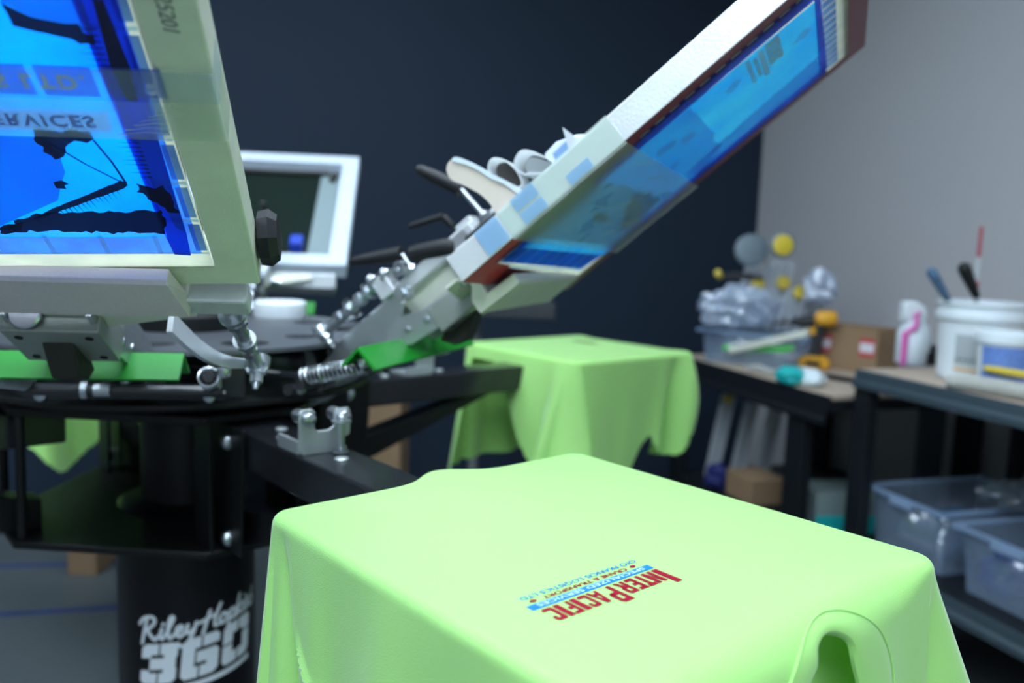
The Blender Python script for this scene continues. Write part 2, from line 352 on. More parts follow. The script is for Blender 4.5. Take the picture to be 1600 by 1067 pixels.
seg(x, s_, x + s_, H / 2 - g_ / 2); seg(x, H / 2 + g_ / 2, x + s_, H - s_); seg(x, H - s_, x + .030, H, ('tl',)); seg(x + .030 + g_, H - s_, x + w_, H, ('tr',)); seg(x + w_ - s_, s_, x + w_, H / 2 + .006); seg(x + w_ - s_, H / 2 + .006 + g_, x + w_, H - s_); seg(x, 0, x + .030, s_, ('bl',)); seg(x + .030 + g_, 0, x + w_, s_, ('br',))
for k in range(12): seg(-.03 + k * .0125, -.016 + .00 * k, -.03 + (k + 1) * .0125, -.007)
for k in range(60): bmesh.ops.bisect_plane(b, geom=list(b.verts) + list(b.edges) + list(b.faces), plane_co=(-.12 + .0047 * k, 0, 0), plane_no=(1, 0, 0))
for v in b.verts: v.co = wf(v.co.copy())
obj('number_lettering', b, 'white_ink', column, smooth=False, keep=True)
# hub plates (rounded octagon) and posts
def hubpoly(r, hw):
    pts = []
    for az in ARMS:
        ax, tv = polar(az); pts += [ax * r - tv * hw, ax * r + tv * hw]
    return [(p.x, p.y) for p in pts]
hp = hubpoly(.285, .075)
b = BM(); prism(b, hp, lambda p, k: Vector((p[0], p[1], .690 + .012 * k))); obj('lower_hub_plate', b, 'black', press, bevel=.003)
b = BM(); prism(b, hp, lambda p, k: Vector((p[0], p[1], .893 + .014 * k))); obj('upper_hub_plate', b, 'black', press, bevel=.003)
b = BM(); lathe(b, [(.075, .70), (.075, .895)], n=40); obj('hub_core', b, 'black', press)
for az in ARMS:
    ax, tv = polar(az)
    for s in (-1, 1):
        if az > 200:      # open side of the hub: slim round posts only
            b = BM(); cyl(b, ax * .27 + tv * s * .066 + UP * .70, ax * .27 + tv * s * .066 + UP * .895, .007); obj('hub_post', b, 'black', press); continue
        c = ax * .255 + tv * s * .066 + UP * .7975; R = Matrix((ax, tv, UP)).transposed()
        b = BM(); box(b, c, (.06, .006, .191), R); obj('hub_post', b, 'black', press, smooth=False, bevel=.001)
        b = BM()
        prism(b, [(.235, .704), (.335, .704), (.345, .83), (.345, .892), (.235, .892)], lambda p, k: ax * p[0] + tv * s * (.040 + .005 * k) + UP * p[1])
        pl = obj('gusset_plate', b, 'black', press, smooth=False, bevel=.001)
        for z in (.868, .722):
            b = BM(); c = ax * .295 + tv * s * .0455 + UP * z; cyl(b, c, c + tv * s * .002, .0135, n=24); dome(b, c + tv * s * .002, tv * s, .0115, .008); obj('bolt', b, 'zinc', pl)
# platen arms
def arm(az, r1=1.0, full=True):
    ax, tv = polar(az); R = Matrix((ax, tv, UP)).transposed()
    b = BM(); box(b, ax * (.20 + r1) / 2 + UP * .862, (r1 - .20, .076, .056), R)
    a = obj('platen_arm', b, 'black_gloss', press, smooth=False, bevel=.004)
    b = BM()
    p0 = ax * .24 + UP * .715; p1 = ax * .66 + UP * .84
    prism(b, [(.235, .70), (.285, .70), (.68, .835), (.62, .835), (.235, .745)], lambda p, k: ax * p[0] + UP * p[1] + tv * (k - .5) * .05)
    obj('brace', b, 'black', a, smooth=False, bevel=.002)
    # registration gate: folded zinc plate with two rollers and a pin
    r = .50
    b = BM(); th = .004
    pr = [(-.027, 0), (.027, 0), (.027, .018), (.034, .020), (.036, .024), (.036, .052), (.033, .057), (.014, .057), (.012, .052), (.012, .034), (.004, .030), (-.012, .030), (-.016, .034), (-.016, .056), (-.020, .060), (-.034, .060), (-.038, .056), (-.038, .006), (-.032, 0)]
    prism(b, pr, lambda p, k: ax * (r + th * k) + tv * p[0] + UP * (.890 + p[1]))
    box(b, ax * (r - .03) + UP * .892 , (.06, .066, .005), R); box(b, ax * (r - .033) - tv * .034 + UP * .899, (.058, .004, .018), R)
    g = obj('registration_gate', b, 'zinc_dull', a, smooth=False, bevel=.001)
    for s in (-1, 1):
        b = BM(); c = ax * (r + .004) + tv * (.024 if s > 0 else -.027) + UP * (.890 + (.046 if s > 0 else .048))
        cyl(b, c - ax * .028, c + ax * .006, .009, n=24); dome(b, c + ax * .006, ax, .009, .005)
        obj('roller', b, 'zinc', g)
    b = BM(); c = ax * (r + .018) + tv * .014 + UP * .892; cyl(b, c, c + UP * .040, .0048); cyl(b, c + UP * .040, c + UP * .0425, .013, n=28); dome(b, c + UP * .0425, UP, .006, .007); hexbolt(b, c, UP, .007, .004)
    obj('stop_pin', b, 'zinc', g)
    for dr, dv in ((.545, .0), (.40, -.01), (.35, .012)):
        b = BM(); dome(b, ax * dr + tv * dv + UP * .8905, UP, .009, .003); obj('bolt', b, 'zinc_dull', a)
    return a
for az in ARMS: arm(az)
# upper carousel: disc with holes, drum, slotted ring
b = BM(); N = 96
outer = [b.verts.new((.325 * math.cos(2 * PI * i / N), .325 * math.sin(2 * PI * i / N), 1.006)) for i in range(N)]
edges = [b.edges.new((outer[i], outer[(i + 1) % N])) for i in range(N)]
for k in range(12):
    a = 2 * PI * k / 12 + .2; rr = .235 if k % 2 else .25; hr = .036 if k % 2 == 0 else .028
    h = [b.verts.new((rr * math.cos(a) + hr * math.cos(2 * PI * i / 24), rr * math.sin(a) + hr * math.sin(2 * PI * i / 24), 1.006)) for i in range(24)]
    edges += [b.edges.new((h[i], h[(i + 1) % 24])) for i in range(24)]
h = [b.verts.new((.07 * math.cos(2 * PI * i / 32), .07 * math.sin(2 * PI * i / 32), 1.006)) for i in range(32)]
edges += [b.edges.new((h[i], h[(i + 1) % 32])) for i in range(32)]
bmesh.ops.triangle_fill(b, use_beauty=True, edges=edges)
ext = bmesh.ops.extrude_face_region(b, geom=list(b.faces)); bmesh.ops.translate(b, vec=(0, 0, -.006), verts=[v for v in ext['geom'] if isinstance(v, bmesh.types.BMVert)])
obj('upper_disc', b, 'disc', press, smooth=False)
b = BM(); lathe(b, [(.09, .906), (.09, 1.03), (.07, 1.04)], n=48); obj('centre_shaft', b, 'black', press)
b = BM(); lathe(b, [(.318, .920), (.322, .924), (.322, .930), (.1, .930), (.1, .920)], n=96); obj('lower_disc', b, 'black', press)
for k in range(12):
    a = 2 * PI * k / 12 + .05; R = Matrix.Rotation(a, 3, 'Z'); b = BM(); box(b, (.29 * math.cos(a), .29 * math.sin(a), .965), (.006, .05, .07), R)
    obj('spacer_plate', b, 'black_gloss', press, smooth=False)
for k in range(6):
    a = math.radians(-82 + 60 * k); d = Vector((math.cos(a), math.sin(a), 0)); t = Vector((-d.y, d.x, 0))
    b = BM(); cyl(b, d * .315 - t * .13 + UP * .945, d * .315 + t * .13 + UP * .945, .008); obj('tie_rod', b, 'black_gloss', press)
    for s in (-.11, .0, .11):
        b = BM(); dome(b, d * .323 + t * s + UP * (.945 if s else .958), d, .009, .007); obj('bolt', b, 'zinc', press)
# ring of link bars under the disc
RG = .36
for k in range(6):
    a0, a1 = math.radians(-82 + 60 * k - 21), math.radians(-82 + 60 * k + 21)
    p, q = Vector((math.cos(a0) * RG, math.sin(a0) * RG, .955)), Vector((math.cos(a1) * RG, math.sin(a1) * RG, .955))
    b = BM(); tube(b, [p, q], .009); obj('link_bar', b, 'black_gloss', press)
    b = BM(); m_ = (p + q) / 2; d = (q - p).normalized(); cyl(b, p.lerp(q, .3), p.lerp(q, .33), .013); cyl(b, p.lerp(q, .36), p.lerp(q, .44), .0095); obj('collar', b, 'zinc', press)

# ------------------------------------------------------------ print heads
def basis(X):
    phi, th, rh, zh, lat, yaw, roll = X
    ax, tv = polar(phi); o = PC + UP * zh + ax * rh + tv * lat
    y = math.radians(yaw); e = ax * math.cos(y) + tv * math.sin(y); l = -ax * math.sin(y) + tv * math.cos(y)
    t = math.radians(th); e2 = e * math.cos(t) + UP * math.sin(t); nn = -e * math.sin(t) + UP * math.cos(t)
    r = math.radians(roll); l2 = l * math.cos(r) + nn * math.sin(r); n2 = nn * math.cos(r) - l * math.sin(r)
    return o, e2, l2, n2
def print_head(label, phi, th, rh, zh, side=-1, handles=True, clampw=(-.11, .19), slim=False, loose=None, ca=0, cn=0, lb=(-.172, .172)):
    ax, tv = polar(phi); root = thing('print_head', label, 'press head', PC + ax * rh + UP * zh, Matrix((ax, tv, UP)).transposed(), 'print heads of the press')
    ct, st = math.cos(math.radians(th)), math.sin(math.radians(th))
    T = lambda a, bb, n: Vector((a * ct - n * st, bb, a * st + n * ct))     # tilted coordinates
    RT = Matrix((T(1, 0, 0), T(0, 1, 0), T(0, 0, 1))).transposed()
    W = lambda r, bb, z: Vector((r - rh, bb, z - zh))                        # level coordinates
    # green folded lift bar
    b = BM(); pr = [(.420, .996), (.446, 1.022), (.475, .994), (.472, .991), (.446, 1.017), (.423, .993)]
    prism(b, pr, lambda p, k: W(p[0], lb[0] + (lb[1] - lb[0]) * k, p[1])); obj('lift_bar', b, 'green', root, smooth=False)
    for s in (-1, 1): b = BM(); dome(b, W(.445, s * .155, 1.004), (0, 0, -1), .009, .014); obj('bolt', b, 'zinc', root)
    # springs
    for s in (-1, 1):
        p0, p1 = W(.44, s * .135, .992), W(.345, s * .118, .968)
        if phi > -60: p1 = W(.33, s * .128, .965)
        b = BM(); d = p1 - p0; u, v, dd = frameof(d); pts = []
        for i in range(14 * 16 + 1):
            a = 2 * PI * i / 16; pts.append(p0 + d * (i / 224) + (u * math.cos(a) + v * math.sin(a)) * .0120)
        tube(b, pts, .0017, 6); sp = obj('spring', b, 'zinc', root)
        b = BM(); tube(b, [p0, p1, W(.10, s * .10, .958)], .007); obj('spring_rod', b, 'black_gloss', sp)
    # head arm
    for s in (-1, 1):
        b = BM(); prism(b, [(-.215, .058), (-.175, .026), (-.122, .020), (-.022, .020), (-.022, .050), (-.12, .056), (-.17, .072)], lambda p, k: T(p[0], s * (.040 + .006 * k), p[1]))
        sp_ = obj('side_plate', b, 'alu', root, smooth=False, bevel=.001)
        for a_, n_ in ((-.165, .048), (-.13, .040), (-.045, .036)): b = BM(); dome(b, T(a_, s * .046, n_), (0, s, 0), .0055, .003); obj('screw', b, 'zinc', sp_)
        b = BM(); prism(b, [(-.15, .060), (-.075, .050), (-.030, .052), (-.022, .075), (-.075, .092), (-.15, .098)], lambda p, k: T(p[0], s * (.026 + .006 * k), p[1])); obj('upper_plate', b, 'alu_dull', root, smooth=False, bevel=.001)
    b = BM(); prism(b, [(-.40, .085), (-.40, .060), (-.2, .050), (-.15, .086), (-.16, .11), (-.28, .11)], lambda p, k: T(p[0], -.03 + .06 * k, p[1])); obj('pivot_arm', b, 'alu', root, smooth=False, bevel=.003)
    b = BM(); box(b, T(-.080, 0, .030), (.08, .100, .040), RT)
    blk = obj('clamp_block', b, 'block_grey', root, smooth=False, bevel=.002)
    for bb in (-.036, .036):
        for p_, d_ in ((T(-.107, bb, .010), T(0, 0, -1)), (T(-.056, bb, .010), T(0, 0, -1))):
            b = BM(); lathe(b, [(.0045, 0), (.0045, .0006)], p_, d_, 16); obj('screw_hole', b, 'blackhole', blk)
    b = BM(); prism(b, [(-.146, .010), (-.12, .020), (-.070, .020), (-.066, .010), (-.110, -.016), (-.130, -.010)], lambda p, k: T(p[0], -.018 + .034 * k, p[1])); obj('rubber_stop', b, 'rubber', root, smooth=False, bevel=.004)
    b = BM(); c = T(-.042, -.024, .030); d = T(1, 0, -.25).normalized(); cyl(b, c, c + d * .010, .008); lathe(b, [(.010, .006), (.017, .008), (.017, .012), (.015, .014)], c, d, 32); obj('adjuster_knob', b, 'zinc', root)
    # carrier plate and screen clamp
    b = BM(); prism(b, [(-.15, -.02), (.15, -.02), (.15, 0), (.05, .035), (-.05, .035), (-.15, 0)], lambda p, k: T(-.018 - (p[1] + .02) * .9, p[0], .030 + .005 * k)); obj('carrier_plate', b, 'alu_dull', root, smooth=False, bevel=.001)
    for bb in (-.12, -.09, .09, .12): b = BM(); dome(b, T(-.022, bb, .030), T(0, 0, -1), .006, .005); obj('bolt', b, 'zinc', root)
    b = BM(); prism(b, [(-.030, -.0165), (.036, -.0165), (.040, -.013), (.040, -.0015), (-.004, -.0015), (-.004, .030), (-.010, .030), (-.030, .004)], lambda p, k: T(p[0] + ca, clampw[0] + (clampw[1] - clampw[0]) * k + (.006 if k else -.006) * (p[0] < 0), p[1] + cn))
    obj('screen_clamp', b, loose or 'alu', root, smooth=False, bevel=.0008)
    # micro adjusters
    for s in ((side,) if not slim else (side,)):
        B0 = s * .05 if side < 0 else .176
        b = BM()
        if side < 0:
            box(b, T(-.06, B0 * .6, .10), (.15, .05, .022), RT); box(b, T(-.15, B0, .118), (.03, .03, .035), RT)
            box(b, T(-.02, B0 * .4, .085), (.05, .07, .05), RT)
        else:
            box(b, T(.045, .162, .012), (.03, .115, .024), RT)
        ab = obj('adjuster_body', b, 'alu_bright', root, smooth=False, bevel=.003)
        if side < 0:
            for a_, n_ in ((-.158, .134), (-.135, .128), (-.115, .118)): b = BM(); hexbolt(b, T(a_, B0 - .012, n_), T(-.3, 0, 1), .008, .007, stud=.004); obj('bolt', b, 'zinc', ab)
            b = BM(); c = T(-.12, B0 - .02, .085); cyl(b, c, c + T(0, -.02, 0), .012, n=24); cyl(b, c + T(0, -.02, 0), c + T(0, -.026, 0), .008, n=6); obj('pivot_bolt', b, 'zinc', ab)
        b = BM(); c0, c1_ = (T(-.15, B0, .132), T(-.285, B0, .128)) if side < 0 else (T(.03, .198, .008), T(-.10, .208, -.002))
        cyl(b, c0, c1_, .0085)
        for f, r in ((.08, .018), (.2, .015), (.32, .0115), (.5, .016), (.66, .012), (.97, .016)):
            c = c0.lerp(c1_, f); d = (c1_ - c0).normalized(); cyl(b, c, c + d * (.010 if r < .014 else .005), r * (1 if side < 0 else .8), n=6 if r in (.0115, .012, .015) else 24)
        obj('adjuster_spindle', b, 'zinc', root)
        b = BM(); d = T(0, 0, -1); c = c1_ + T(0, 0, .012)
        cyl(b, c, c + d * .010, .014, n=24); cyl(b, c + d * .010, c + d * .021, .011, n=6); cyl(b, c + d * .021, c + d * .032, .0075); cyl(b, c + d * .032, c + d * .040, .0045, .003)
        obj('stop_screw', b, 'zinc', root)
        # curved guide arm
        if side < 0 and phi < 0: continue
        b = BM(); pts = []
        for i in range(15):
            f = i / 14; p = (T(-.05 + .04 * (s > 0), B0 - s * (.07 if s < 0 else .045), .03 - .02 * (s > 0))).lerp(c1_ + T(.0, 0, .006), f) + T(0, 0, -.018 * math.sin(PI * f)); pts.append(p)
        vs = []
        for i, p in enumerate(pts):
            w = (.014 if s < 0 else .011) - .006 * i / 14; vs.append([b.verts.new(p + T(0, dx, dz)) for dx, dz in ((-.003, -w), (.003, -w), (.003, w), (-.003, w))])
        for q, r in zip(vs, vs[1:]):
            for k in range(4): b.faces.new((q[k], q[(k + 1) % 4], r[(k + 1) % 4], r[k]))
        b.faces.new(vs[0][::-1]); b.faces.new(vs[-1]); obj('guide_arm', b, 'alu', root)
    # twin toggle bar and handles
    def handle(p, q, stud, nm='clamp_handle', rr=(.006, .0075, .0085, .010, .0115)):
        b = BM(); q_, p_ = Vector(q), Vector(p); tube(b, [p_, p_.lerp(q_, .08), p_.lerp(q_, .3), p_.lerp(q_, .85), q_], list(rr), 12)
        h = obj(nm, b, 'knob', root)
        if stud:
            b = BM(); cyl(b, q_, stud, .0042); hexbolt(b, stud, (Vector(q_) - Vector(stud)), .008, .006); obj('stud', b, 'zinc', h)
    if handles:
        B1 = -.05 * 1
        handle(T(-.178, B1, .186), T(-.100, B1, .140), T(-.10, B1, .11), rr=(.003, .007, .009, .012, .012))
        handle(T(-.024, B1, .096), T(-.088, B1, .131), None, rr=(.010, .013, .0135, .013, .011))
        handle(T(-.003, B1, .222), T(.033, B1, .154), T(.038, B1, .100), rr=(.005, .008, .0095, .0105, .012))
        handle(T(-.085, B1 + .05, .182), T(-.030, B1 + .05, .158), None, rr=(.003, .0045, .005, .0055, .006)); handle(T(-.026, B1 + .05, .135), T(-.030, B1 + .05, .158), None, rr=(.004, .005, .006, .006, .006))
        b = BM(); box(b, T(.0, -.02, .108), (.03, .03, .03), RT); box(b, T(.034, -.03, .092), (.05, .045, .022), RT); obj('clamp_saddle', b, 'alu_bright', root, smooth=False, bevel=.003)
        b = BM(); box(b, T(.03, -.045, .080), (.07, .03, .030), RT); obj('rubber_pad', b, 'rubber', root, smooth=False, bevel=.004)
        b = BM(); lathe(b, [(.011, 0), (.011, .012), (.006, .012), (.006, .004)], T(-.105, -.062, .118), T(-.3, -1, .2), 24); obj('hollow_nut', b, 'zinc', root)
    else:
        b = BM(); lathe(b, [(.012, 0), (.026, .002), (.028, .012), (.022, .020), (.01, .022)], T(.10, .232, .050), T(0, 1, 0.1), 8); obj('clamp_knob', b, 'knob', root)
    return root
XR = [-18.53, 41.075, .614, 1.106, .007, -.148, -4.691]; XL = [-81.081, 31.259, .67, 1.114, -.009, 1.205, 2.264]
XF = [96.0, 66, .60, 1.12, .02, 0, 0]
print_head('raised silver and green press head at the left, under the nearest blue screen', -82.2, 31.3, .608, 1.072, side=1, handles=False, clampw=(-.31, .158), ca=.074, cn=.007, loose='alu_face', lb=(-.23, .108))
print_head('raised press head with four black handles, holding the maroon-edged screen', -20, 40, .614, 1.106, side=-1, clampw=(-.108, .186), loose='alu_dull')
print_head('raised press head at the back, holding the white-taped screen', 97, 33, .60, 1.06, side=-1, clampw=(-.2, .2))

# ------------------------------------------------------------ screens (local: x along the frame away from the press, y sideways, z up out of the print side)
def screen(name, label, X, W, L, fm, rail=.038, th=.038, tubem='alu_bright'):
    o, e, l, n = basis(X); root = thing(name, label, 'screen', o, Matrix((e, l, n)).transposed(), 'printing screens')
    b = BM(); w2 = W / 2
    out = [(0, -w2), (L, -w2), (L, w2), (0, w2)]; inn = [(rail, -w2 + rail), (L - rail, -w2 + rail), (L - rail, w2 - rail), (rail, w2 - rail)]
    V = {}
    for z in (0, th):
        V[z] = [b.verts.new((x, y, z)) for x, y in out], [b.verts.new((x, y, z)) for x, y in inn]
    for z in (0, th):
        A, I = V[z]
        for i in range(4):
            f = b.faces.new((A[i], A[(i + 1) % 4], I[(i + 1) % 4], I[i])); f.material_index = 1 if z == 0 else 0
    for k in (0, 1):
        for i in range(4): b.faces.new((V[0][k][i], V[0][k][(i + 1) % 4], V[th][k][(i + 1) % 4], V[th][k][i]))
    obj('frame', b, [tubem, fm], root, smooth=False, bevel=.0015)
    return root
def sheet(name, root, pts, m, z=-.0006, label=None, th=.0003):
    b = BM(); A = [b.verts.new((x, y, z)) for x, y in pts]; b.faces.new(A)
    if name != 'mesh':
        bmesh.ops.triangulate(b, faces=b.faces)
    return obj(name, b, m, root, smooth=False, label=label)
def rect(x0, y0, x1, y1): return [(x0, y0), (x1, y0), (x1, y1), (x0, y1)]
def multi(name, root, polys, m, z, label=None):
    b = BM()
    for p in polys: b.faces.new([b.verts.new((x, y, z)) for x, y in p])
    bmesh.ops.triangulate(b, faces=b.faces); return obj(name, b, m, root, smooth=False, label=label)
def ringpoly(o, i): return [[o[k], o[(k + 1) % 4], i[(k + 1) % 4], i[k]] for k in range(4)]
# left screen
SL = screen('printing_screen', 'large blue screen in a grey-green aluminium frame, nearest and leftmost', XL, .458, .60, 'alu_dull', tubem='alu_dull')
a0, a1, hb = .038, .562, .191
multi('mesh_border', SL, ringpoly(rect(a0 - .004, -hb, a1, hb), rect(.061, -.184, a1 - .024, .184)), 'cream', -.0004)
sqs, lines = [], []
y = -.160
multi('taped_edge', SL, ringpoly(rect(.061, -.184, .538, .184), rect(.09, -.160, .51, .160)), 'sqd', -.0006)
lines = [rect(.061, -.163 + .0443 * k, .094, -.159 + .0443 * k) for k in range(8)] + [rect(.06 + .055 * k, .160, .064 + .055 * k, .190) for k in range(1, 9)] + [rect(.061, -.19, .0635, .19)]
for q in lines: multi('grid_line', SL, [q], 'line', -.0009)
sidesq = [rect(.067 + .055 * k, .180, .111 + .055 * k, .1895) for k in range(8)]
multi('side_squares', SL, sidesq, 'sq', -.0008)
deep = [(.098, .158), (.06, .160), (.058, .174), (.10, .177), (.153, .178), (.228, .180), (.303, .183), (.40, .184), (.53, .183), (.53, .158)]
for dp_ in (deep, [(x, -y) for x, y in deep][::-1]): multi('blocked_edge', SL, [dp_], 'deep', -.0011)
cy = [(.0895, -.159), (.0895, .159), (.127, .162), (.188, .161)]
for i in range(24):
    a = .19 + .32 * i / 24; cy += [(a, .158 + .006 * random.random()), (a + .004, .164)]
cy += [(.515, .160), (.515, -.160)]
sheet('emulsion', SL, cy, 'cyan', -.0013)
# ink left on the emulsion
def ragged(pts, amp, n=8, jag=None):
    out = []
    for i, p in enumerate(pts):
        q = pts[(i + 1) % len(pts)]
        dx, dy = q[0] - p[0], q[1] - p[1]; ln = math.hypot(dx, dy) or 1; k = max(1, int(ln / .004))
        for j in range(k):
            f = j / k; a = (random.random() - .3) * amp if (jag is None or i in jag) and j else 0
            out.append((p[0] + dx * f - dy / ln * a, p[1] + dy * f + dx / ln * a))
    return out
inks = [ragged([(.104, .030), (.119, .049), (.128, .066), (.132, .11), (.134, .163), (.110, .163), (.096, .159), (.097, .10), (.102, .07), (.096, .028)], .006),
        ragged([(.233, .098), (.216, .099), (.201, .102), (.206, .110), (.212, .113), (.225, .114), (.222, .13), (.227, .136), (.236, .136), (.236, .098)], .006),
        ragged([(.104, .03), (.100, .045), (.112, .05), (.135, .080), (.156, .113), (.176, .142), (.170, .146), (.165, .142), (.147, .112), (.124, .073)], .001),
        ragged([(.164, .092), (.172, .092), (.175, .099), (.170, .103), (.168, .099), (.163, .099)], .001),
        ragged([(.13, .17), (.16, .150), (.172, .152), (.165, .165), (.17, .172), (.13, .178)], .004)]
inks += [[(.226, .136), (.20, .142), (.172, .146), (.171, .144), (.199, .1405), (.2255, .1345)], [(.225, .103), (.196, .123), (.172, .144), (.171, .143), (.1955, .1215), (.2235, .102)]]
for i in range(20):      # comb streaks above the swipe
    f = i / 20; a, bb = .118 + .052 * f, .062 + .075 * f; l_ = .010 + .008 * random.random(); inks.append([(a, bb), (a + .001, bb + .0012), (a - l_, bb + .004), ])
for i in range(30):      # comb streaks along the right edge
    a = .18 + .16 * i / 30; l_ = .006 + .010 * random.random(); inks.append([(a, .166), (a + .0016, .166), (a + .0008, .163 - l_)])
multi('ink_residue', SL, inks, 'ink', -.0016)
patch = ragged([(.354, .118), (.345, .119), (.335, .119), (.331, .131), (.327, .146), (.321, .161), (.330, .163), (.339, .150), (.343, .132)], .007, jag=(3, 4, 5, 6))
multi('ink_patch', SL, [patch, [(.303, .166), (.36, .170), (.36, .176), (.303, .178), (.27, .176), (.27, .168)]], 'ink', -.0016)
multi('ink_film', SL, [[(.354, .119), (.343, .132), (.339, .150), (.330, .163), (.40, .166), (.44, .14), (.42, .10), (.37, .112)],
                       [(.228, .05), (.228, .102), (.208, .107), (.185, .1045), (.172, .098), (.147, .088), (.108, .032), (.10, -.02), (.16, -.06), (.22, -.03)],
                       [(.106, .17), (.18, .163), (.235, .164), (.235, .180), (.10, .176)]], 'ink_mid', -.0015)
# stencil lettering, read from the print side it stands on its head
FL = lambda a, bb: FR((a, bb, -.0019), (0, 1, 0), (-1, 0, 0))
M_['stencil'] = film('open_stencil_mesh', (.80, .86, .74), 1.0, transl=.5)[0]
M_['stencil_gold'] = film('cream_stencil_mesh', (.95, .92, .60), 1.0, transl=.5)[0]
box_ = [(.236, -.13), (.258, -.13), (.258, .153), (.236, .151)]
multi('stencil_bar', SL, [box_], 'stencil', -.0018)
def textflip(name, body, size, m, a, b1, sx, root, z, bold=0, right=True):
    F = Matrix(((0, -1, 0, a), (1, 0, 0, b1), (0, 0, 1, z), (0, 0, 0, 1)))
    return text(name, body, size, m, F, root, sx=sx, bold=bold, align='RIGHT' if right else 'LEFT', spacing=1.22)
textflip('stencil_lettering', 'SPECIALIZED SERVICES', .0170, 'sqd', .2530, .142, .92, SL, -.0022, .0004)
textflip('stencil_lettering', 'O/O FRANCIS LOGISTICS LTD.', .0185, 'stencil_gold', .2935, .147, .90, SL, -.0022, .0006)
# tape over the stencil, wrapping the side of the frame
for (p0, p1, k, nm) in (((.3035, .3015), (.2725, .271), 'tape_b', 'tape_strip'), ((.2725, .271), (.235, .229), 'tape_g', 'tape_strip')):
    b = BM(); n0 = 14
    for i in range(n0):
        f0, f1 = i / n0, (i + 1) / n0; x0, x1 = -.2, .2295
        ys = [x0 + (x1 - x0) * f for f in (f0, f1)]
        b.faces.new([b.verts.new((p0[0] + (p0[1] - p0[0]) * f, yy, -.0034)) for f, yy in zip((f0, f1), ys)] + [b.verts.new((p1[0] + (p1[1] - p1[0]) * f, yy, -.0034)) for f, yy in zip((f1, f0), ys[::-1])])
    b.faces.new([b.verts.new(v) for v in ((p0[1], .2295, -.0034), (p0[1] + .002, .2297, .030), (p1[1] + .001, .2297, .030), (p1[1], .2295, -.0034))])
    obj(nm, b, k, SL, smooth=False)
multi('tape_squares', SL, [rect(.2735, .158 + .0, .3025, .196), rect(.2735, .1185, .3025, .153), rect(.2735, .06, .3025, .1135)], film('purple_blue_tape_square', (.10, .16, .50), .8, transl=.6)[0], -.0019)
b = BM()
for i in range(7):
    a = .236 + .005 * i; tube(b, [(a, .155 + .006 * i, -.0040), (a + .004, .175 + .004 * i, -.0044), (a + .001, .19 + .003 * i, -.0036)], .0005, 5)
obj('tape_wrinkles', b, 'tape_g', SL)
F = FR((.335, .2155, -.0004), (1, 0, 0), (0, 1, 0)); M_['pencil'] = mat('pencil_mark', (.22, .25, .23), .7)
text('pencil_number', '25201', .014, 'pencil', Matrix(((-1, 0, 0, .365), (0, 1, 0, .205), (0, 0, 1, -.0005), (0, 0, 0, 1))), SL, sx=.9, shear=.2)

# right screen
SR = screen('printing_screen', 'blue screen with maroon border and silver frame, tilted up at right', XR, .428, .599, 'maroon')
w2 = .214
sheet('mesh', SR, rect(.036, -.178, .567, .178), 'cream', -.0004)
sheet('red_corner', SR, [(.001, -w2 + .001), (.042, -w2 + .001), (.042, -.132), (.005, -.126), (.001, -.13)], 'red_tape', -.0007)
sheet('red_corner', SR, [(.042, -w2 + .001), (.09, -w2 + .001), (.09, -.19), (.042, -.19)], 'red_tape', -.0007)
sq = [rect(.531, -.17 + .026 * k, .550, -.147 + .026 * k) for k in range(13)]
multi('side_squares', SR, sq, 'sq', -.0008)
for dp_ in ([(.05, -.180), (.53, -.182), (.532, .165), (.518, .165), (.522, -.150), (.06, -.158)], [(.10, .150), (.53, .145), (.53, .186), (.12, .190)]): multi('blocked_edge', SR, [dp_], 'deep', -.0009)
dash = [rect(.28 + .022 * k, -.190, .294 + .022 * k, -.185) for k in range(11)]
multi('edge_dashes', SR, dash, 'line', -.0011)
dd = [rect(.294 + .022 * k, -.189, .302 + .022 * k, -.181) for k in range(11)]
multi('edge_marks', SR, dd, 'deep', -.0012)
sheet('emulsion', SR, [(.05, -.176), (.10, -.160), (.271, -.160), (.40, -.152), (.524, -.146), (.520, .150), (.30, .168), (.11, .180), (.055, .15)], 'cyan_r', -.0013)
sheet('emulsion_film', SR, [(.10, -.175), (.271, -.16), (.345, -.150), (.35, .02), (.343, .06), (.35, .1), (.31, .165), (.12, .178)], film('thin_blue_wash', (.0, .18, .75), .45, transl=.7)[0], -.0015)
sheet('streaked_edge', SR, ragged([(.35, .085), (.52, .062), (.52, .150), (.30, .168), (.28, .10)], .004), film('blue_wash', (.0, .15, .72), .5, transl=.7)[0], -.0016)
smear = []
for cx_, cy_, rr in ((.29, -.08, .018), (.32, -.05, .015), (.28, .02, .012), (.40, -.10, .012), (.50, -.07, .014), (.34, .10, .01)):
    smear.append([(cx_ + rr * math.cos(t * PI / 5) * (.7 + .6 * random.random()), cy_ + rr * math.sin(t * PI / 5) * (.7 + .6 * random.random())) for t in range(10)])
M_['smudge'] = film('reddish_ink_smudge', (.25, .16, .50), .3, transl=.7)[0]
for q in smear: multi('ink_smudge', SR, [q], 'smudge', -.0018)
for q in [rect(.05, -.18 + .04 * k, .10, -.1785 + .04 * k) for k in range(9)] + [[(.038, -.131), (.042, -.131), (.057, .166), (.053, .166)]]: multi('grid_line', SR, [q], 'line', -.0017)
multi('lower_block', SR, [[(.046, -.178), (.075, -.183), (.095, .17), (.056, .150)]], 'sqd', -.0014)
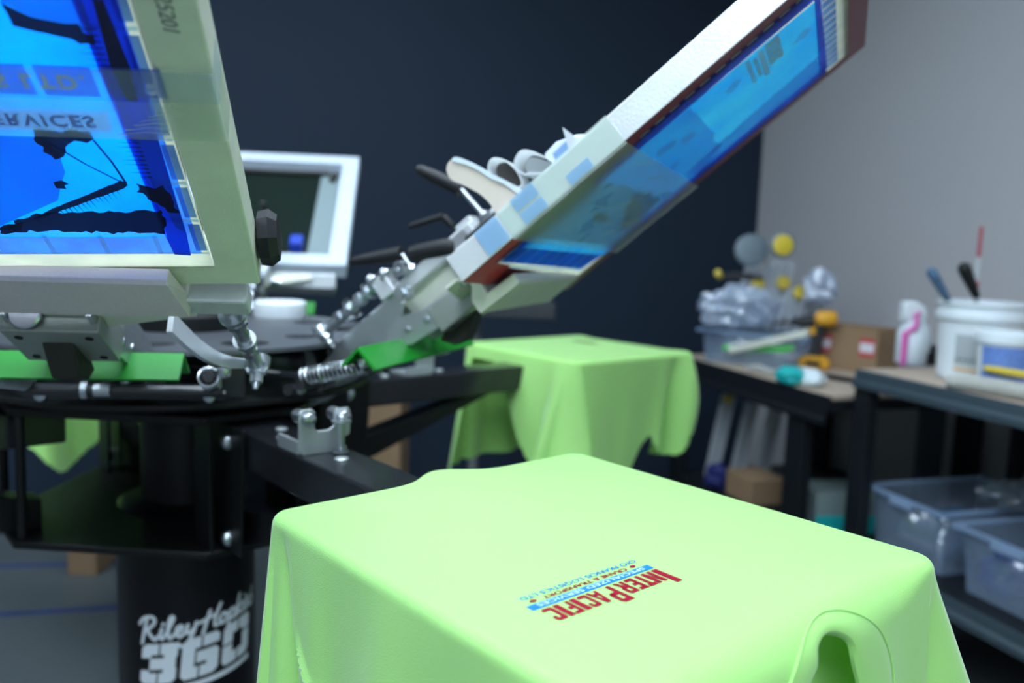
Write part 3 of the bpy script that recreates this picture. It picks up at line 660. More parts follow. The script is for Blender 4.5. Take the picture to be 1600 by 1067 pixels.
# reversed stencil of the logo
M_['open'] = film('open_white_stencil', (.58, .62, .60), .95, transl=.6)[0]
multi('stencil_bar', SR, [rect(.4415, -.140, .450, -.036)], 'open', -.0020)
F = Matrix(((0, 1, 0, .4535), (-1, 0, 0, -.030), (0, 0, 1, -.0021), (0, 0, 0, 1)))
F = Matrix(((0, 1, 0, .453), (1, 0, 0, -.144), (0, 0, 1, -.0021), (0, 0, 0, 1)))
text('stencil_lettering', 'INTER PACIFIC', .026, 'open', F, SR, sx=.50, bold=.0012)
F = Matrix(((0, 1, 0, .434), (1, 0, 0, -.132), (0, 0, 1, -.0021), (0, 0, 0, 1)))
text('stencil_lettering', 'CRANE & TRANSPORT', .008, 'open', F, SR, sx=.98)
F = Matrix(((0, 1, 0, .424), (1, 0, 0, -.142), (0, 0, 1, -.0021), (0, 0, 0, 1)))
text('stencil_lettering', 'O/O FRANCIS LOGISTICS LTD.', .009, 'open', F, SR, sx=.80)
# wide clear tape across the print side, wrapping up the near side
def band(name, root, rows, m, z):
    b = BM(); vs = [[b.verts.new((x, y, zz)) for x, y, zz in r] for r in rows]
    for p, q in zip(vs, vs[1:]):
        for i in range(len(p) - 1): b.faces.new((p[i], p[i + 1], q[i + 1], q[i]))
    return obj(name, b, m, root, smooth=False)
def rowpts(a_near, a_far, off):
    r = [(a_near, -w2 - .0012, .0392), (a_near, -w2 - .0012, .018), (a_near, -w2 - .0012, -.0028)]
    for i in range(1, 11):
        f = i / 10; r.append((a_near + (a_far - a_near) * f, -w2 + (.428 + .004) * f, -.0030 - .0008 * math.sin(f * 9 + off)))
    return r
band('tape_strip', SR, [rowpts(.088 + .0445 * k, .108 + .043 * k, k) for k in range(5)], 'tape_c', 0)
def sidesq_(a0, a1, z0, z1): return [(a0, -w2 - .0022, z0), (a1, -w2 - .0022, z0), (a1, -w2 - .0022, z1), (a0, -w2 - .0022, z1)]
for q in (sidesq_(.050, .086, .002, .0375), sidesq_(.112, .148, .021, .0385), sidesq_(.112, .148, .001, .017), sidesq_(.185, .220, .001, .015)): b = BM(); b.faces.new([b.verts.new(v) for v in q]); obj('tape_square', b, 'tape_sq', SR, smooth=False)
b = BM(); random.seed(3)
for i in range(16):
    a = .13 + .14 * random.random(); y0 = -.14 + .2 * random.random(); ln = .05 + .1 * random.random()
    tube(b, [(a + .02 * f + .004 * math.sin(f * 7 + i), y0 + ln * f, -.0042) for f in (0, .25, .5, .75, 1)], [.0003, .0009, .0011, .0008, .0002], 5)
obj('tape_wrinkles', b, 'tape_c', SR)
sheet('tape_layer', SR, ragged([(.095, -.205), (.200, -.205), (.222, -.06), (.200, .10), (.165, .205), (.118, .205)], .004), film('greyish_green_tape_layer', (.38, .48, .40), .62, transl=.55, gloss=.04)[0], -.0024)
darkp = [ragged([(.19, .02), (.22, -.02), (.23, .05), (.225, .12), (.17, .16), (.15, .12), (.17, .06)], .006), ragged([(.15, -.03), (.165, -.08), (.17, -.02), (.16, .03)], .004)]
multi('ink_under_tape', SR, darkp, film('murky_ink', (.03, .05, .12), .7, transl=.5)[0], -.0022)
pale = [ragged([(.21 + .008 * k, .06 + .012 * k), (.218 + .008 * k, .05 + .012 * k), (.212 + .008 * k, .10 + .012 * k), (.204 + .008 * k, .11 + .012 * k)], .002) for k in range(5)]
multi('tape_scraps', SR, pale, 'tape_sq', -.0046)
# curls of tape and scrap held on the top side of the near rail
def curl(name, a, lean, r, h, m, wdt=.02, y=-.20, label=None, tw=0):
    b = BM(); pts = []
    path = [(0, 0)] + [(lean * f, h * f) for f in (.3, .6)] + [(lean * .8 + r * math.cos(t), h * .85 + r * math.sin(t)) for t in [(-.5 + 1.5 * i / 8) * PI * .9 for i in range(9)]] + [(lean * .3 - r * .4, h * .3), (-.012, 0)]
    for dx, dz in path: pts.append((a + dx, dz + .038))
    n_ = len(pts); A = [b.verts.new((x, y, z)) for x, z in pts]; B = [b.verts.new((x + tw, y + wdt, z)) for x, z in pts]
    for i in range(n_ - 1): b.faces.new((A[i], A[i + 1], B[i + 1], B[i]))
    o = obj(name, b, m, SR, label=label); s = o.modifiers.new('t', 'SOLIDIFY'); s.thickness = .0012; return o
def loop_part(name, poly, y0, wdt, m, th_=None, label=None):
    b = BM(); n_ = len(poly)
    if th_ is None: prism(b, poly, lambda p, k: Vector((p[0], y0 + wdt * k, p[1])))
    else:
        A = [b.verts.new((x, y0, z)) for x, z in poly]; B = [b.verts.new((x, y0 + wdt, z)) for x, z in poly]
        for i in range(n_ - 1): b.faces.new((A[i], A[i + 1], B[i + 1], B[i]))
    o = obj(name, b, m, SR, label=label)
    if th_: md = o.modifiers.new('t', 'SOLIDIFY'); md.thickness = th_; md.offset = 0
    return o
def spline(P, n=5, closed=False):
    P = [Vector(p) for p in P]; S = []; L_ = len(P)
    g = (lambda i: P[i % L_]) if closed else (lambda i: P[max(0, min(L_ - 1, i))])
    for i in range(L_ if closed else L_ - 1):
        p0, p1, p2, p3 = g(i - 1), g(i), g(i + 1), g(i + 2)
        for k in range(n):
            t = k / n; S.append(tuple(.5 * ((2 * p1) + (p2 - p0) * t + (2 * p0 - 5 * p1 + 4 * p2 - p3) * t * t + (3 * p1 - p0 - 3 * p2 + p3) * t ** 3)))
    if not closed: S.append(tuple(P[-1]))
    return S
pad = [(.063, .123), (.066, .134), (.075, .1395), (.086, .135), (.095, .122), (.103, .104), (.110, .083), (.119, .062), (.125, .040), (.088, .040), (.086, .060), (.083, .077), (.077, .092), (.070, .106), (.065, .115)]
loop_part('paddle', spline(pad, 4, True), -.198, .003, 'beige', label='beige rounded tab')
loop_part('torn_edge', spline([(.080, .138), (.087, .1365), (.096, .1225), (.104, .106), (.112, .086), (.124, .060), (.132, .040), (.124, .042), (.116, .066), (.106, .084), (.100, .102), (.091, .120), (.083, .131)], 3, True), -.2005, .003, 'whitetape', label='white torn edge of the beige tab')
loop_part('tape_curl', spline([(.108, .070), (.107, .086), (.113, .099), (.124, .102), (.134, .090), (.138, .072), (.136, .056), (.130, .050), (.118, .060), (.108, .071)], 5), -.198, .030, 'clearwhite', .0014, 'curled tab with dark inner side')
loop_part('curl_inside', spline([(.110, .072), (.109, .086), (.114, .096), (.123, .099), (.131, .088), (.135, .072), (.133, .058), (.128, .053), (.118, .062)], 4, True), -.178, .002, 'darkcurl')
loop_part('tape_curl', spline([(.142, .060), (.139, .072), (.145, .081), (.158, .084), (.168, .074), (.177, .056), (.180, .042), (.168, .040), (.155, .050), (.142, .060)], 5), -.198, .035, 'clearwhite', .0014, 'curled white tab')
loop_part('curl_inside', spline([(.145, .061), (.142, .071), (.147, .079), (.157, .081), (.166, .071), (.174, .055), (.168, .045), (.156, .053)], 4, True), -.168, .002, 'clearwhite')
b = BM(); prism(b, [(.175, .0385), (.235, .0385), (.232, .048), (.222, .056), (.198, .066), (.176, .064)], lambda p, k: Vector((p[0], -.19 + .03 * k, p[1]))); obj('folded_tape', b, 'whitetape', SR, bevel=.003)
b = BM(); prism(b, [(.205, .0385), (.224, .0385), (.217, .068)], lambda p, k: Vector((p[0], -.205 + .003 * k, p[1]))); obj('tape_spike', b, 'clearwhite', SR)
b = BM(); prism(b, [(.185, .045), (.212, .045), (.208, .056), (.186, .056)], lambda p, k: Vector((p[0], -.192 + .001 * k, p[1]))); obj('blue_tape_patch', b, 'tape_sq', SR)

# far screen (seen from above side)
SF = screen('printing_screen', 'white-taped screen with dark mesh, standing up at the back of the press', [97, 33, .60, 1.072, .0, 0, 0], .46, .56, 'whitetape', tubem='whitetape', rail=.045)
sheet('mesh', SF, rect(.04, -.19, .52, .19), 'mesh_dark', .002)
b = BM(); box(b, (.28, -.155, .004), (.44, .06, .0015)); obj('frosted_strip', b, 'frost', SF, smooth=False)
b = BM(); tube(b, [(.50, .17, .012), (.50, 0, .010), (.498, -.15, .012)], .006, 8); tube(b, [(.46, -.158, .012), (.495, -.165, .012)], .009, 8); obj('black_edge_strip', b, 'rubber', SF)
b = BM(); box(b, (.10, -.10, .03), (.04, .03, .03)); obj('blue_clip', b, 'bluebit', SF, bevel=.003)

# ------------------------------------------------------------ platens and shirts
def smooth01(x): x = max(0, min(1, x)); return x * x * (3 - 2 * x)
def shirt(az, r0, r1, hv, ztop, label, drop, disp, hole=None, n_side=(90, 130), rows=None, neckR=.03, group=None, topf=None, lump=None):
    ax, tv = polar(az); cr = .022
    Rm = Matrix((ax, tv, UP)).transposed(); root = thing('t_shirt', label, 'shirt', PC + ax * (r0 + r1) / 2 + UP * ztop, Rm, group)
    hl = (r1 - r0) / 2; per = []       # perimeter: (x, y, nx, ny, side, s)
    nl, nw = n_side
    def side(p, q, nrm, n, k):
        for i in range(n): f = i / n; per.append((p[0] + (q[0] - p[0]) * f, p[1] + (q[1] - p[1]) * f, nrm[0], nrm[1], k, f))
    def corner(c, a0, k):
        for i in range(10): a = math.radians(a0 + 90 * i / 10); per.append((c[0] + cr * math.cos(a), c[1] + cr * math.sin(a), math.cos(a), math.sin(a), k, i / 10))
    x1, y1 = hl - cr, hv - cr
    side((hl, -y1), (hl, y1), (1, 0), nw, 'neck'); corner((x1, y1), 0, 'c_nr')
    side((x1, hv), (-x1, hv), (0, 1), nl, 'right'); corner((-x1, y1), 90, 'c_br')
    side((-hl, y1), (-hl, -y1), (-1, 0), nw, 'back'); corner((-x1, -y1), 180, 'c_bl')
    side((-x1, -hv), (x1, -hv), (0, -1), nl, 'left'); corner((x1, -y1), 270, 'c_nl')
    b = BM(); rings = []
    for f in (0, .12, .25, .4, .55, .7, .8, .88, .95, .99):
        rr = lambda k, g: .010 + ((neckR - .010) * smooth01(min(g, 1 - g) * 6) if k == 'neck' else 0)
        rings.append([b.verts.new(((x - nx * rr(k, g)) * f, (y - ny * rr(k, g)) * f, (topf(x * f, y * f) if topf else 0))) for x, y, nx, ny, k, g in per] if f else None)
    cv = b.verts.new((0, 0, topf(0, 0) if topf else 0))
    def profile(d, R, k, f):
        return d
    # edge rounding then skirt
    rows = rows or ([.00003, .0004, .0015, .003, .005, .0075, .0105, .014, .018] + [.018 + (drop - .018) * ((i + 1) / 84) for i in range(84)])
    for d in rows:
        ring = []
        for (x, y, nx, ny, k, f) in per:
            R = .010
            if k == 'neck': R = .010 + (neckR - .010) * smooth01(min(f, 1 - f) * 6)
            inset = R - math.sqrt(max(0, R * R - (R - min(d, R)) ** 2))
            out = -inset + disp(k, f, d, x, y)
            zz = -d
            if lump: zz += lump(k, f, d)
            ring.append(b.verts.new((x + nx * out, y + ny * out, zz)))
        rings.append(ring)
    N = len(per)
    first = rings[1]
    for i in range(N): b.faces.new((cv, first[i], first[(i + 1) % N]))
    R_ = rings[1:]
    for ri, (A, B) in enumerate(zip(R_, R_[1:])):
        for i in range(N):
            j = (i + 1) % N
            if hole and ri > 8 and (per[i][4] == 'neck'):
                c = (A[i].co + B[j].co) / 2
                if hole(c.y, c.z): continue
            if drop and ri > 9 and hasattr(disp, 'cut') and disp.cut(per[i][4], per[i][5], -B[i].co.z): continue
            b.faces.new((A[i], B[i], B[j], A[j]))
    body = obj('body', b, 'lime', root)
    return root, body, hl
def inpoly(px, py, poly):
    c = False; j = len(poly) - 1
    for i in range(len(poly)):
        xi, yi = poly[i]; xj, yj = poly[j]
        if (yi > py) != (yj > py) and px < (xj - xi) * (py - yi) / (yj - yi) + xi: c = not c
        j = i
    return c
def gauss(x, c, w): return math.exp(-((x - c) / w) ** 2)
# platens (wood boards on the arms)
def platen(az, r0, r1, hv, label):
    ax, tv = polar(az); t = thing('platen', label, 'platen', PC + ax * (r0 + r1) / 2 + UP * .892, Matrix((ax, tv, UP)).transposed(), 'platens on the press arms')
    hl = (r1 - r0) / 2 - .006; hv -= .006; b = BM(); pts = []
    for sx, sy, a0 in ((1, 1, 0), (-1, 1, 90), (-1, -1, 180), (1, -1, 270)):
        for i in range(6): a = math.radians(a0 + 18 * i); pts.append((sx * (hl - .02) + .02 * math.cos(a), sy * (hv - .02) + .02 * math.sin(a)))
    prism(b, pts, lambda p, k: Vector((p[0], p[1], .006 + .018 * k))); obj('board', b, 'alu', t, smooth=False)
    b = BM(); box(b, (-.05, 0, .003), (.25, .09, .005)); obj('bracket', b, 'black', t, smooth=False)
platen(ARMS[0], .775, 1.165, .2032, 'rectangular platen under the near lime shirt')
platen(ARMS[1], .775, 1.15, .2032, 'rectangular platen under the lime shirt behind, right of the press')
platen(ARMS[2], .775, 1.165, .2032, 'rectangular platen under the lime shirt at the far left')

# near shirt
def disp1(k, f, d, x, y):
    t = max(0, d - .008)
    o = 0
    if k == 'neck':
        o = .10 * t * smooth01(1 - abs(f - .5) * 1.2) + .0015 * math.sin(f * 20) * min(1, t * 12) * smooth01(abs(f - .55) * 3)
    elif k == 'c_nr': o = .50 * t * smooth01(f * 1.3)
    elif k == 'right':
        o = (.75 * smooth01(1 - f * 2.6) + .05) * t - .10 * t * gauss(f, .5, .15) + .3 * t * gauss(f, .85, .1)
    elif k == 'c_br': o = .1 * t
    elif k == 'back':
        o = .08 * t + .032 * gauss(f, .48, .10) * smooth01(1 - abs(d - .010) / .05) + .2 * t * gauss(f, .1, .07)
    elif k == 'c_bl': o = .09 * t
    elif k == 'left':
        o = .03 * t * smooth01(f * 12) - .20 * t * gauss(f, .035 + .42 * d, .018 + .10 * d) + .06 * t * gauss(f, .20, .05) + .05 * t * gauss(f, .47, .06) + .04 * t * math.sin(f * 15 + d * 9)
        # crease seam crossing the side
        line = .105 + .13 * (f - .16) / .3
        if .10 < f < .62: o += .0045 * gauss(d, line, .0045) * smooth01((f - .10) * 14)
    elif k == 'c_nl': o = .1 * t
    return o
_hp = [(-.001, -.018), (.020, -.014), (.044, -.030), (.047, -.045), (.058, -.065), (.072, -.115), (.062, -.16), (.0, -.17), (-.045, -.13), (-.040, -.070), (-.020, -.041), (-.006, -.032)]
def spline2(P, n=6):
    P = [Vector(p) for p in P]; S = []; L_ = len(P)
    for i in range(L_):
        p0, p1, p2, p3 = P[i - 1], P[i], P[(i + 1) % L_], P[(i + 2) % L_]
        for k in range(n):
            t = k / n; S.append(tuple(.5 * ((2 * p1) + (p2 - p0) * t + (2 * p0 - 5 * p1 + 4 * p2 - p3) * t * t + (3 * p1 - p0 - 3 * p2 + p3) * t ** 3)))
    return S
hole_poly = spline2([(-.002, -.019), (.020, -.015), (.042, -.026), (.049, -.045), (.058, -.068), (.072, -.115), (.062, -.16), (.0, -.17), (-.045, -.13), (-.040, -.075), (-.022, -.044), (-.007, -.031)])
def prof_neck(v, z):   # surface x-offset from hl on the neck side
    d = -z; R = .03; t = max(0, d - .008)
    return -(R - math.sqrt(max(0, R * R - (R - min(max(d, 0), R)) ** 2))) + .10 * t
def grow(poly, g):
    cx_ = sum(p[0] for p in poly) / len(poly); cy_ = sum(p[1] for p in poly) / len(poly)
    return [(p[0] + (p[0] - cx_) / math.hypot(p[0] - cx_, p[1] - cy_) * g, p[1] + (p[1] - cy_) / math.hypot(p[0] - cx_, p[1] - cy_) * g) for p in poly]
hg = grow(hole_poly, .004)
rows1 = [.00003, .0003, .0010, .0022, .004, .006, .0085, .0115, .015, .019] + [.019 + .0028 * (i + 1) for i in range(60)] + [.187 + .0165 * (i + 1) for i in range(14)]
def top1(x, y):
    return .0014 * gauss(x, -.15, .04) * gauss(y, -.1, .07)
S1, body1, hl1 = shirt(ARMS[0], .761, 1.197, .2032, .920, 'bright lime T-shirt with red and blue print on the nearest platen', .40, disp1, hole=lambda v, z: inpoly(v, z, hg), n_side=(110, 170), rows=rows1, topf=top1)
# collar band: from the neck opening out to the seam
seam = [(.020 + .085 * math.cos(t), -.078 + .073 * math.sin(t) * (1 if math.sin(t) > 0 else 1.6)) for t in [math.radians(190 - 360 * i / 60) for i in range(61)]]
def on_neck(v, z, lift): z = min(z, -.0012); return Vector((hl1 + prof_neck(v, z) + lift, v, z + lift * smooth01((z + .04) / .035)))
def resample(poly, n):
    P = [Vector((p[0], p[1], 0)) for p in poly] + [Vector((poly[0][0], poly[0][1], 0))]
    seg_ = [(P[i + 1] - P[i]).length for i in range(len(P) - 1)]; T_ = sum(seg_); out = []; i = 0; acc = 0
    for k in range(n):
        s = T_ * k / n
        while acc + seg_[i] < s: acc += seg_[i]; i += 1
        out.append(P[i].lerp(P[i + 1], (s - acc) / seg_[i]))
    return out
def angsort(poly, n, c=(.018, -.085)):
    rs = resample(poly, 2400); out = []
    for k in range(n):
        a = 2 * PI * k / n; best = min(rs, key=lambda p: abs((math.atan2(p.y - c[1], p.x - c[0]) - a + PI) % (2 * PI) - PI)); out.append(best)
    return out
NI = 120; inn_, outn = angsort(hole_poly, NI), angsort(seam, NI)
b = BM(); cols = []
for f in [0, 0, .1, .25, .45, .7, .9, 1.0]:
    pass
ringsC = []
for idx, f in enumerate([0, 0, .08, .25, .5, .75, .92, 1.0]):
    lift = [-.004, -.0008, .0014, .0024, .0026, .0024, .0020, .0002][idx]
    ringsC.append([b.verts.new(on_neck(*(inn_[i].lerp(outn[i], f))[:2], lift)) for i in range(NI)])
for A, B in zip(ringsC, ringsC[1:]):
    for i in range(NI): b.faces.new((A[i], A[(i + 1) % NI], B[(i + 1) % NI], B[i]))
obj('collar', b, 'lime_rib', S1)
b = BM(); tube(b, [on_neck(p.x, p.y, .0022) for p in outn + outn[:1]], .0009, 8); obj('collar_seam', b, 'lime', S1)
b = BM(); vs = []
for i in range(21):
    vs.append([b.verts.new((hl1 - .028 - .015 * math.sin(i / 20 * PI) , -.12 + .27 * i / 20, -.02 - .3 * j / 8)) for j in range(9)])
for p, q in zip(vs, vs[1:]):
    for j in range(8): b.faces.new((p[j], p[j + 1], q[j + 1], q[j]))
obj('back_panel', b, 'lime', S1)
# print on the chest: x of writing = -tangential, y = outward
rc = (.761 + 1.197) / 2
def FS(r, v, z=.0004): return Matrix(((0, 1, 0, r - rc), (-1, 0, 0, v), (0, 0, 1, z), (0, 0, 0, 1)))
prt = None
def fit_text(name, body, r, v0, v1, hgt, m, bold=0, z=.0006, parent=S1, shear=0, label=None):
    o = text(name, body, .03, m, Matrix.Identity(4), parent, bold=bold, ext=.00005, shear=shear)
    xs = [v.co.x for v in o.data.vertices]; ys = [v.co.y for v in o.data.vertices]
    sx, sy = (v0 - v1) / (max(xs) - min(xs)), hgt / (max(ys) - min(ys)); mnx, mny = min(xs), min(ys); F = FS(r, v0, z)
    for v in o.data.vertices: v.co = F @ Vector(((v.co.x - mnx) * sx, (v.co.y - mny) * sy, v.co.z))
    if label: o['label'] = label
    return o
ZPR = .00055
GL = {'I': [[(-.08, 0), (1.08, 0), (1.08, 1), (-.08, 1)]],
 'N': [[(-.04, 0), (.36, 0), (.36, 1), (-.04, 1)], [(.64, 0), (1.04, 0), (1.04, 1), (.64, 1)], [(.36, .72), (.64, 0), (.64, .36), (.36, 1)]],
 'T': [[(0, .80), (1, .80), (1, 1), (0, 1)], [(.28, 0), (.72, 0), (.72, .80), (.28, .80)]],
 'E': [[(-.04, 0), (.42, 0), (.42, 1), (-.04, 1)], [(.36, .80), (1, .80), (1, 1), (.36, 1)], [(.36, .41), (.88, .41), (.88, .59), (.36, .59)], [(.36, 0), (1, 0), (1, .20), (.36, .20)]],
 'F': [[(0, 0), (.38, 0), (.38, 1), (0, 1)], [(.38, .80), (1, .80), (1, 1), (.38, 1)], [(.38, .40), (.88, .40), (.88, .60), (.38, .60)]],
 'P': [[(0, 0), (.34, 0), (.34, 1), (0, 1)], [(.34, .82), (.85, .82), (.85, 1), (.34, 1)], [(.34, .38), (.85, .38), (.85, .55), (.34, .55)], [(.66, .55), (1, .50), (1, .88), (.85, 1), (.85, .82), (.66, .82)], [(.85, .38), (1, .50), (.66, .55)]],
 'R': [[(0, 0), (.34, 0), (.34, 1), (0, 1)], [(.34, .82), (.85, .82), (.85, 1), (.34, 1)], [(.34, .40), (.85, .40), (.85, .56), (.34, .56)], [(.66, .56), (1, .52), (1, .88), (.85, 1), (.85, .82), (.66, .82)], [(.40, .40), (.66, 0), (1, 0), (.78, .40)], [(.85, .40), (1, .52), (.66, .56)]],
 'A': [[(0, 0), (.30, 0), (.44, .62), (.30, 1)], [(.70, 0), (1, 0), (.70, 1), (.56, .62)], [(.30, 1), (.44, .62), (.56, .62), (.70, 1)], [(.34, .18), (.66, .18), (.62, .36), (.38, .36)]],
 'C': [[(0, .10), (.12, 0), (.36, .18), (.36, .82), (.12, 1), (0, .90)], [(.12, 1), (.36, .80), (1, .80), (1, .90), (.88, 1)], [(.12, 0), (.88, 0), (1, .10), (1, .20), (.36, .20)], [(.66, .64), (1, .64), (1, .80), (.66, .80)]]}
def block_word(items, r, m):
    for ch, v0, v1, h in items:
        b = BM()
        for q in GL[ch]: b.faces.new([b.verts.new((r + y_ * h - rc, v0 + (v1 - v0) * x_, ZPR)) for x_, y_ in q])
        obj('print_letter', b, m, S1, smooth=False, keep=True)
block_word([('I', -.0200, -.0255, .0265), ('N', -.0285, -.0385, .0195), ('T', -.0400, -.0485, .0195), ('E', -.0502, -.0585, .0195), ('R', -.0605, -.0705, .0195),
            ('P', -.0745, -.0865, .0265), ('A', -.0885, -.0990, .0195), ('C', -.1003, -.1095, .0195), ('I', -.1115, -.1160, .0195), ('F', -.1180, -.1262, .0195), ('I', -.1278, -.1322, .0195), ('C', -.1342, -.1440, .0195)], 1.0680, 'print_red')
b = BM(); pr = [(1.0582, -.0185), (1.0655, -.0185), (1.0655, -.1475), (1.0582, -.1475)]
prism(b, pr, lambda p, k: Vector((p[0] - rc, p[1], .0003 + .0002 * k))); obj('print_bar', b, 'print_blue', S1, smooth=False)
fit_text('print_letters', 'SPECIALIZED SERVICES', 1.0597, -.0265, -.1400, .0042, 'print_white', .0000, z=.0007)
fit_text('print_letters', 'CRANE & TRANSPORT', 1.0520, -.0385, -.1275, .0044, 'print_red', .0004)
fit_text('print_letters', 'O/O FRANCIS LOGISTICS LTD.', 1.0445, -.0200, -.1450, .0050, 'print_blue', .0000)
leaf = [(0, 1), (.18, .62), (.42, .74), (.36, .34), (.62, .5), (.72, .32), (1, .3), (.86, .05), (.95, -.08), (.5, -.36), (.56, -.55), (.07, -.45), (.06, -.9)]
leaf = leaf + [(-x_, y_) for x_, y_ in leaf[::-1] if x_ > 0]
b = BM()
for v in (-.0305, -.1370):
    b.faces.new([b.verts.new((1.0535 - rc + y_ * .0030, v - x_ * .0036, .0006)) for x_, y_ in leaf])
bmesh.ops.triangulate(b, faces=b.faces); obj('print_leaves', b, 'print_red', S1, smooth=False)

# second shirt, on the right platen behind
def disp2(k, f, d, x, y):
    t = max(0, d - .008); o = .05 * t
    if k == 'neck': o += .25 * t * gauss(f, .5, .2) + .004 * math.sin(f * 22) * min(1, t * 8) + .018 * math.sin(PI * min(1, d / .24)) * gauss(f, 0, .1)
    elif k == 'left': o += -.30 * t * gauss(f, .86, .05) + .020 * math.sin(PI * min(1, d / .24)) * gauss(f, 1, .08) + .03 * t * math.sin(f * 14 + 1) - .15 * t * gauss(f, .55, .25)
    elif k == 'c_nl': o += .022 * math.sin(PI * min(1, d / .24)) - .02 * t
    elif k == 'back': o += .12 * t + .05 * t * math.sin(f * 12) + .25 * t * gauss(f, .95, .07)
    elif k == 'c_bl': o += .20 * t
    elif k == 'right': o += .05 * t * math.sin(f * 18)
    return o
def cut2(k, f, d):
    if k == 'back': return d > .036 and .06 < f < .33 + 2.4 * (d - .05)
    if k == 'left': return d > (.31 if f < .42 else .31 - .11 * smooth01((f - .42) / .28) if f < .70 else .262 - 2.2 * (f - .86) ** 2)
    if k in ('c_nl',): return d > .21
    return d > (.31 if k != 'neck' else .23)
def disp2w(*a): return disp2(*a)
disp2w.cut = cut2
S2, body2, _ = shirt(ARMS[1], .762, 1.175, .2032, .920, 'lime T-shirt draped over the platen behind, beside the shelves', .33, disp2w, n_side=(90, 90))
b = BM(); prism(b, [(.10, -.06), (.12, -.06), (.12, .05), (.10, .05)], lambda p, k: Vector((p[0], p[1], .0006 + .0004 * k))); 
b.free()
def fit2(body, r, v0, v1, h, m): 
    o = fit_text('print_letters', body, r, v0, v1, h, m, .0008, parent=S2, z=.0012)
fit2('INTER PACIFIC', rc + .10, .02, -.11, .022, 'print_red') if False else None
b = BM(); prism(b, [(.070, .02), (.100, .02), (.100, .10), (.070, .10)], lambda p, k: Vector((p[0], p[1], .0008 + .0002 * k)))
obj('faint_print', b, mat('olive_print', (.12, .22, .05), .7), S2, smooth=False)
b = BM()
for i in range(9): box(b, (.115 + .013 * random.random() - .03 * (i % 3), -.2140 - .002, -.185 - .010 * random.random()), (.012, .002, .007))
b.free()
# third shirt, far left behind the hub
def disp3(k, f, d, x, y): t = max(0, d - .008); return .1 * t + .12 * t * math.sin(f * 13 + len(k)) + .01 * math.sin(f * 9) * min(1, t * 5)
disp3.cut = None
def disp3w(*a): return disp3(*a)
disp3w.cut = lambda k, f, d: d > .29 + .05 * math.sin(f * 9 + len(k))
S3, body3, _ = shirt(ARMS[2], .761, 1.197, .2032, .920, 'lime T-shirt on the far left platen, glimpsed through the press hub', .36, disp3w, n_side=(60, 60))

# ------------------------------------------------------------ shelving on the right
def rack(label, p0, p1, q0, q1, ztop, shelves, steel, h=.05, inset=.03, pw=.06):
    t = thing('shelving_rack', label, 'shelf', RM(p0, q0, 0), RMAT, 'steel racks along the right wall'); dp, dq = p1 - p0, q1 - q0
    for z in [ztop] + shelves:
        b = BM(); box(b, (dp / 2, dq / 2, z - .008), (dp - .01, dq - .01, .015)); obj('shelf_board', b, 'wood' if z == ztop else 'rack_dark', t, smooth=False)
        for x in (0, dp):
            b = BM(); s = -1 if x == 0 else 1
            pr = [(0, -.001), (.012, -.001), (.012, -.012), (.004, -.014), (.002, -h + .018), (-.008, -h + .010), (-.008, -h + .002), (.006, -h), (.006, -h - .002), (-.012, -h - .002), (-.012, -h + .014), (-.004, -h + .022), (-.002, -.010)]
            prism(b, pr, lambda p, k: Vector((x - s * 0 + (p[0] if s < 0 else -p[0]) * 1, dq * k, z + p[1]))); obj('beam', b, steel, t, smooth=False)
        for y in (.01, dq - .01):
            b = BM(); box(b, (dp / 2, y, z - .03), (dp, .018, .034)); obj('cross_beam', b, steel, t, smooth=False)
    for x in (.0, dp):
        for y in (inset, dq - .03):
            b = BM(); box(b, (x + (.018 if x == 0 else -.018), y, (ztop - .02) / 2), (.036, pw, ztop - .02)); obj('post', b, 'rack_dark', t, smooth=False, bevel=.002)
    return t
ZR, ZL = .85, .765
rack('grey steel rack with bucket and bottle on top, at the right edge', 1.665, 2.30, .35, 1.955, ZR, [.335], 'rack')
rack('dark steel rack with wooden top in the room corner, holding the drill', 1.60, 2.30, 1.985, 2.88, ZL, [.30], 'rack_dark', h=.085, inset=.14, pw=.085)

# generic open bin
def bin_(name, label, c, R, w, d, h, rim=.012, contents=()):
    t = thing(name, label, 'bin', c, R); tp = .93; b = BM(); th = .0025
    def ring(sw, sd, z): return [(sx * sw / 2, sy * sd / 2, z) for sx, sy in ((-1, -1), (1, -1), (1, 1), (-1, 1))]
    lev = [ring(w * tp, d * tp, .001), ring(w, d, h)]; V = [[b.verts.new(p) for p in l] for l in lev]
    b.faces.new(V[0][::-1])
    for i in range(4): b.faces.new((V[0][i], V[0][(i + 1) % 4], V[1][(i + 1) % 4], V[1][i]))
    for e in list(b.verts): pass
    bmesh.ops.bevel(b, geom=[e for e in b.edges if abs(e.verts[0].co.z - e.verts[1].co.z) > .02], offset=.015, segments=3, affect='EDGES')
    o = obj('body', b, 'clearpl', t); s = o.modifiers.new('t', 'SOLIDIFY'); s.thickness = th
    b = BM(); pts = ring(w + rim, d + rim, h)
    for i in range(4):
        p, q = Vector(pts[i]), Vector(pts[(i + 1) % 4]); dd_ = (q - p); m_ = (p + q) / 2; L_ = dd_.length + rim
        box(b, m_, (L_ if abs(dd_.x) > .01 else rim, rim if abs(dd_.x) > .01 else L_, .010))
    obj('rim', b, 'clearpl_rim', t, smooth=False, bevel=.002)
    for sx in (-1, 1):
        b = BM(); box(b, (sx * (w / 2 + .010), 0, h - .012), (.016, d * .3, .02)); obj('handle', b, 'clearpl_rim', t, smooth=False, bevel=.004)
    return t
